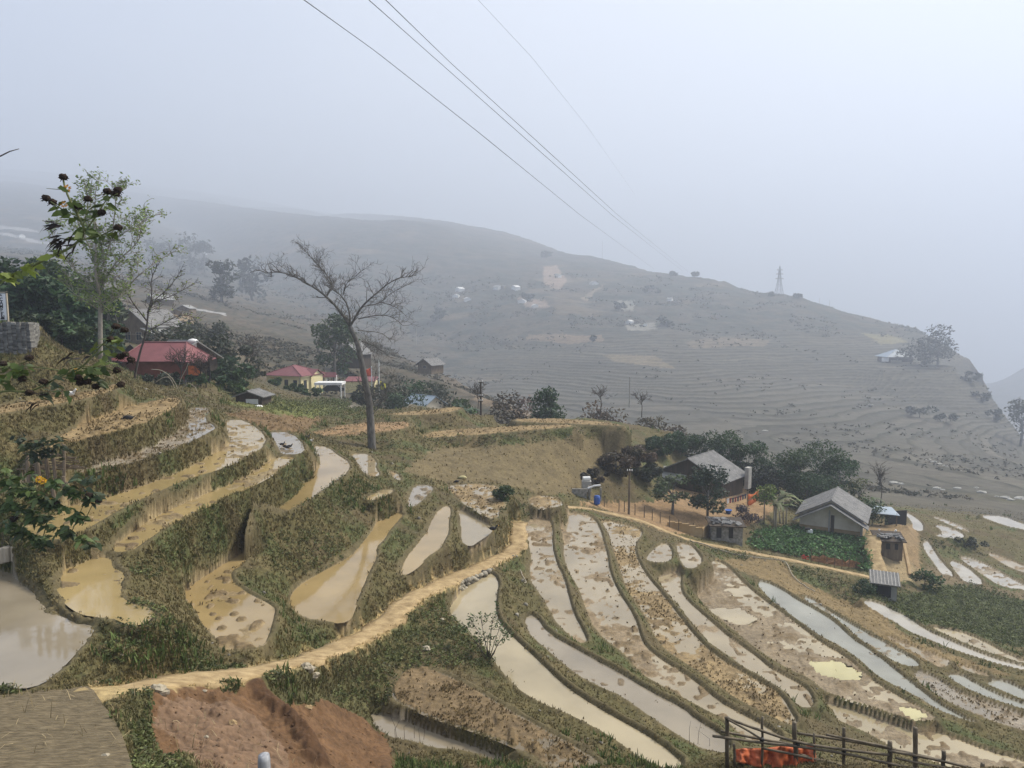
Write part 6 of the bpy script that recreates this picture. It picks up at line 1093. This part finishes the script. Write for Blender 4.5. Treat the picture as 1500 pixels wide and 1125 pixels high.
for i in range(nx):
    f = i/(nx-1)*5; k = min(4, int(f)); u = f-k; a = np.array(up_[k])*(1-u)+np.array(up_[k+1])*u; b = np.array(lo_[k])*(1-u)+np.array(lo_[k+1])*u
    for j in range(ny): v = j/(ny-1); p = a*(1-v)+b*v; V.append(PD(p[0], p[1], DF+.22-.25*v+.10*math.sin(i*1.1+v*2)+.05*math.sin(i*2.3-v*5)+.02*rg.randn()))
oo = mesh_np('tarpaulin', V, [(i*ny+j, i*ny+j+1, i*ny+ny+j+1, i*ny+ny+j) for i in range(nx-1) for j in range(ny-1)], M['tarp'], smooth=True); oo.modifiers.new('thick', 'SOLIDIFY').thickness = .01; tag(oo, 'crumpled orange tarpaulin draped behind the bamboo fence', 'tarpaulin')
t = thing('wooden_post', 'thick grey weathered post cut by the bottom edge of the view', 'post', Vector(PD(388, 1150, 12.6))); H = PD(387, 1106, 12.6)[2]-t.location.z; q = MB(); q.lathe((0, 0, -1), [(.12, 0), (.115, H+.9), (.10, H+1), (.03, H+1.005)], 12); q.build('shaft', noise_mat('white_washed_wood', (.10, .10, .11), (.55, .57, .60), 5, .8, .4, stretch=(1, 1, .12)), t, True)
for i, (x, y, r, lab) in enumerate([(300, 1013, .05, 'small white stone at the top of the red dirt basin'), (341, 1061, .10, 'dark clod in the middle of the red dirt basin'), (302, 1081, .05, 'pale stone low in the red dirt basin'), (141, 1001, .06, 'pale stone beside the start of the earth path'), (232, 1012, .16, 'pale rock at the left end of the dirt berm'), (239, 1017, .14, 'second pale rock beside the first at the left end of the dirt berm'), (155, 1112, .09, 'rounded stone on the grooved concrete road'), (454, 983, .17, 'pale block at the foot of the dry stone wall'), (460, 992, .16, 'pale block fallen below the dry stone wall'), (448, 978, .15, 'pale block in the top of the dry stone wall'), (625, 951, .14, 'white stone in the grass left of the cream pond'), (648, 909, .10, 'white litter in the grass below the path bend'), (452, 1038, .10, 'earth lump on the slope right of the dirt berm')]):
    p = hit(x, y, 9, 60); q = MB(); q.ball((0, 0, r*.3), r, (1.2, .9, .7), seed=i+50, rough=.5, nu=8, nv=6); o = q.build('stone', M['palerock' if 'dark' not in lab and 'earth' not in lab else 'ochre'], smooth=False); o.location = p; tag(o, lab, 'stone')
# pale boulders in the far stream bed
rg = np.random.RandomState(31)
for i, (x, y, s) in enumerate([(1372, 716, 1.0), (1380, 718, .7), (1402, 716, .9), (1438, 722, 1.1), (1472, 730, 1.2), (1480, 733, 1.0), (1494, 731, 1.3), (1460, 728, .6), (1310, 708, 1.1), (1320, 709, .7), (1360, 674, .7), (1368, 677, .8), (1376, 680, .7), (1385, 683, .7), (1430, 715, .6), (1120, 632, .8), (1275, 594, .7)]):
    p = hit(x, y, 90); q = MB(); r = s*p.y/130*.5; q.ball((0, 0, r*.2), r, (1.6, 1, .5), seed=i+90, rough=.5); q.ball((r*1.2, .3, 0), r*.6, (1.2, 1, .6), seed=i+91, rough=.5); o = q.build('boulder', M['conc'], smooth=False); o.location = p; tag(o, 'pale boulder in the stony stream bed of the valley', 'boulder', 'boulders of the stream bed')
# ------------------------------------------------------------------ the tall flowering weeds in the left foreground
def leaf_shape(mb, p, d, ln, w, rg, col, curl=.3):
    d = np.array(d, float); d /= np.linalg.norm(d); s = np.cross(d, [0, 0, 1.0]); s = s/(np.linalg.norm(s)+1e-6)*(1 if rg.rand() < .5 else -1); n = np.cross(s, d); roll = rg.randn()*.7; s, n = s*math.cos(roll)+n*math.sin(roll), n*math.cos(roll)-s*math.sin(roll)
    prof = [(0, .05), (.15, .32), (.35, .85), (.5, .62), (.68, .55), (.85, .25), (1, 0)]; V = []; 
    for f, ww in prof: c = np.array(p)+d*ln*f-n*curl*ln*f*f*.6-np.array([0, 0, .25*ln*f*f]); V += [c-s*w*ww+n*.12*w*ww, c, c+s*w*ww+n*.12*w*ww]
    mb.add(V, [(i*3+z, i*3+z+1, i*3+z+4, i*3+z+3) for i in range(len(prof)-1) for z in (0, 1)], np.array(col)*(.65+.7*rg.rand()))
def weed_plant(label, D, stems, heads, flowers, leafspots, seed, root, dry=(), ls=.13):
    rg = np.random.RandomState(seed); t = thing('flowering_weed', label, 'plant', Vector(PD(root[0], root[1], D))); o = np.array(t.location); q = MB()
    for pts, r in stems: P = chaikin(np.array([PD(x, y, D+rg.randn()*.03) for x, y in pts])-o, 2, False); q.tube(P, np.linspace(r, r*.5, len(P)), 5)
    q.build('stem', M['stem'], t, True); q = MB()
    for x, y, n_, c in leafspots:
        for _ in range(int(n_*1.7)): a = rg.rand()*6.28; leaf_shape(q, np.array(PD(x+rg.randn()*4, y+rg.randn()*4, D+rg.randn()*.08))-o, (math.cos(a), math.sin(a)*.6, .1-.5*rg.rand()), ls*(.7+.6*rg.rand()), ls*.38, rg, c)
    q.build('leaves', M['leaf'], t, True)
    if dry:
        q = MB()
        for x, y, n_ in dry:
            for _ in range(n_): leaf_shape(q, np.array(PD(x+rg.randn()*9, y+rg.randn()*3, D+rg.randn()*.05))-o, (-1+.6*rg.rand(), .3*rg.randn(), -.25*rg.rand()), ls*1.0, ls*.14, rg, (.03, .022, .018), .9)
        q.build('dry_leaves', M['leaf'], t, True)
    for x, y in heads: q = MB(); c = np.array(PD(x, y, D))-o; q.ball(tuple(c), .026*D/5, (1.1, 1.1, .85), seed=int(x*7+y), rough=.35, nu=9, nv=6); [q.tube([c, c+np.array([math.cos(a)*.034, math.sin(a)*.034, -.018+.01*rg.randn()])*D/5], [.006, .002], 3) for a in np.arange(0, 6.28, .7)]; q.build('seed_head', M['head'], t)
    for x, y, m, s in flowers:
        c = np.array(PD(x, y, D))-o; q = MB(); face = np.array([.25, -1, .45]); face /= np.linalg.norm(face); u = np.cross(face, [0, 0, 1.]); u /= np.linalg.norm(u); v = np.cross(u, face)
        for k in range(12):
            a = 6.283*k/12+rg.randn()*.1; r_ = (u*math.cos(a)+v*math.sin(a)); e = (-u*math.sin(a)+v*math.cos(a)); q.add([c+r_*.3*s, c+r_*.65*s+e*.2*s+face*.04*s, c+r_*1.05*s+face*.1*s*rg.randn(), c+r_*.65*s-e*.2*s+face*.04*s], [(0, 1, 2, 3)])
        q.build('petals', M[m], t); q = MB(); q.ball(tuple(c+face*.02), s*.33, (1, 1, .8), seed=1, nu=8, nv=6); q.build('flower_centre', M['opetal'], t, True)
    return t
GLF, YLF = (.085, .12, .03), (.20, .24, .045)
weed_plant('tall flowering weed with dark seed heads against the misty sky at the left', 5.2, [([(-160, 620), (-80, 470), (0, 413), (35, 397), (67, 379), (101, 365), (117, 352), (125, 339), (115, 317), (101, 291), (95, 275), (92, 260)], .013), ([(115, 317), (91, 307), (78, 298), (68, 291)], .006), ([(125, 339), (144, 312), (157, 290), (172, 284)], .007), ([(117, 352), (149, 345), (162, 338), (172, 333)], .006), ([(122, 330), (128, 307), (129, 292)], .005), ([(114, 315), (115, 303)], .005), ([(140, 318), (148, 312)], .005), ([(95, 278), (80, 277), (68, 276)], .003)],
  [(93, 259), (67, 290), (77, 296), (129, 291), (115, 302), (157, 280), (173, 278), (170, 283), (149, 311), (173, 333)], [(97, 276, 'opetal', .035), (94, 299, 'opetal', .03)],
  [(104, 318, 4, GLF), (122, 336, 5, GLF), (132, 312, 4, (.06, .09, .03)), (150, 300, 3, GLF), (145, 345, 4, GLF), (108, 345, 3, GLF), (90, 308, 3, GLF), (98, 295, 3, GLF), (160, 293, 2, GLF), (165, 340, 2, GLF), (78, 374, 5, YLF), (50, 388, 5, YLF), (20, 402, 8, YLF), (4, 405, 8, YLF), (35, 395, 4, YLF), (80, 277, 1, GLF)], 71, (-160, 700), [(88, 330, 9), (92, 352, 14), (100, 358, 8), (97, 368, 3)], .088)
weed_plant('flowering weed with brown seed heads hanging in front of the left terraces', 6.2, [([(-140, 720), (-60, 600), (0, 571), (40, 575), (65, 565), (85, 552), (120, 540), (140, 515), (158, 497), (165, 482)], .011), ([(65, 565), (90, 548), (105, 538), (130, 536), (155, 541), (172, 543)], .006), ([(0, 572), (-20, 560), (10, 540), (43, 528)], .006), ([(60, 566), (45, 556), (32, 553)], .005), ([(85, 552), (110, 553), (128, 559), (142, 566)], .006), ([(120, 540), (150, 536), (170, 545), (178, 562)], .006), ([(100, 545), (60, 538), (20, 536), (-30, 540)], .006), ([(140, 515), (115, 520), (100, 524)], .005), ([(150, 505), (172, 510), (186, 520)], .005)],
  [(43, 524), (33, 555), (64, 559), (115, 553), (128, 559), (140, 566), (171, 542), (177, 563), (184, 519), (176, 522), (192, 527), (170, 478), (182, 483), (161, 497), (118, 560), (43, 575), (5, 533)], [(111, 542, 'petal', .02)],
  [(150, 508, 5, (.13, .17, .04)), (165, 495, 4, (.14, .18, .04)), (140, 540, 6, GLF), (125, 545, 5, GLF), (145, 558, 5, (.07, .09, .04)), (105, 545, 5, GLF), (75, 560, 5, (.10, .12, .06)), (60, 575, 5, (.09, .11, .05)), (15, 538, 6, GLF), (25, 545, 5, GLF), (5, 560, 5, GLF), (155, 525, 4, (.15, .19, .05)), (95, 575, 3, GLF), (175, 505, 3, (.14, .18, .04)), (40, 538, 4, GLF)], 72, (-140, 760), [(62, 590, 5), (58, 575, 4), (112, 523, 5), (100, 525, 4)], .10)
weed_plant('leafy plant mass with yellow flowers low at the left edge', 13.5, [([(20, 800), (40, 750), (58, 710)], .012), ([(60, 800), (70, 760), (74, 735)], .012), ([(100, 790), (120, 745), (130, 720)], .010), ([(120, 770), (138, 735), (143, 712)], .009), ([(0, 800), (-5, 740), (5, 690)], .012), ([(150, 690), (160, 685), (150, 672)], .006)],
  [(144, 733), (130, 725), (82, 738), (20, 760)], [(57, 702, 'petal', .075), (63, 705, 'petal', .075), (75, 734, 'petal', .07), (130, 718, 'opetal', .05)],
  [(10+k*11 % 130, 705+(k*37 % 95), 12, [(.07, .11, .035), (.10, .14, .045), (.06, .085, .035)][k % 3]) for k in range(30)]+[(3+k*9, 690+(k*17 % 40), 6, GLF) for k in range(6)]+[(115+k*7, 700+(k*23 % 45), 5, (.06, .085, .04)) for k in range(5)], 73, (60, 810), (), .17)
weed_plant('dark leafy plant overhanging the firewood heap on the left bank', 21, [([(20, 690), (40, 665), (60, 645), (80, 635)], .014), ([(40, 690), (60, 660), (85, 640)], .012)], [], [], [(30+k*6, 640+(k*13 % 28), 8, [(.03, .045, .02), (.05, .07, .03)][k % 2]) for k in range(11)], 74, (30, 695), (), .22)
t = thing('twig', 'thin bare twig reaching in from the left edge against the sky', 'twig', Vector(PD(-40, 245, 5))); q = MB(); q.tube(np.array([PD(-40, 245, 5), PD(0, 229, 5), PD(14, 222, 5), PD(28, 218, 5)])-np.array(t.location), [.006, .005, .004, .002], 5); q.build('shoot', M['twig'], t, True)
# thin stalks in the near ponds
rg = np.random.RandomState(44); q = MB()
for x, y in ((580, 1086), (582, 1082), (607, 1084), (616, 1088), (620, 1086), (690, 1098), (696, 1096), (593, 1084), (1010, 1090), (1022, 1092), (1040, 1095)):
    p = Vector(hit(x, y, 14, 40)); q.tube([p+Vector((0, 0, -.1)), p+Vector((rg.randn()*.05, 0, .3+.3*rg.rand())), p+Vector((rg.randn()*.15, 0, .6+.4*rg.rand()))], [.008, .006, .003], 4)
tag(q.build('dry_stalks', M['twig']), kind='stuff')
# ------------------------------------------------------------------ haze
def haze():
    zt = float(Z.max())+12; zb = float(Z.min())-3; x = 5000; y0, y1 = -60, 5260
    V = [(-x, y0, zb), (x, y0, zb), (x, y1, zb), (-x, y1, zb), (-x, y0, zt), (x, y0, zt), (x, y1, zt), (-x, y1, zt)]
    o = mesh_np('haze', V, [(0, 3, 2, 1), (4, 5, 6, 7), (0, 1, 5, 4), (1, 2, 6, 5), (2, 3, 7, 6), (3, 0, 4, 7)], None, smooth=False)
    m = bpy.data.materials.new('haze_air'); m.use_nodes = True; t = m.node_tree; t.nodes.clear(); out = t.nodes.new('ShaderNodeOutputMaterial'); v = t.nodes.new('ShaderNodeVolumePrincipled')
    v.inputs['Color'].default_value = (.635, .70, .815, 1); v.inputs['Density'].default_value = HAZE_DENSITY; v.inputs['Anisotropy'].default_value = .22
    t.links.new(v.outputs[0], out.inputs['Volume']); o.data.materials.append(m); tag(o, kind='stuff')
haze()
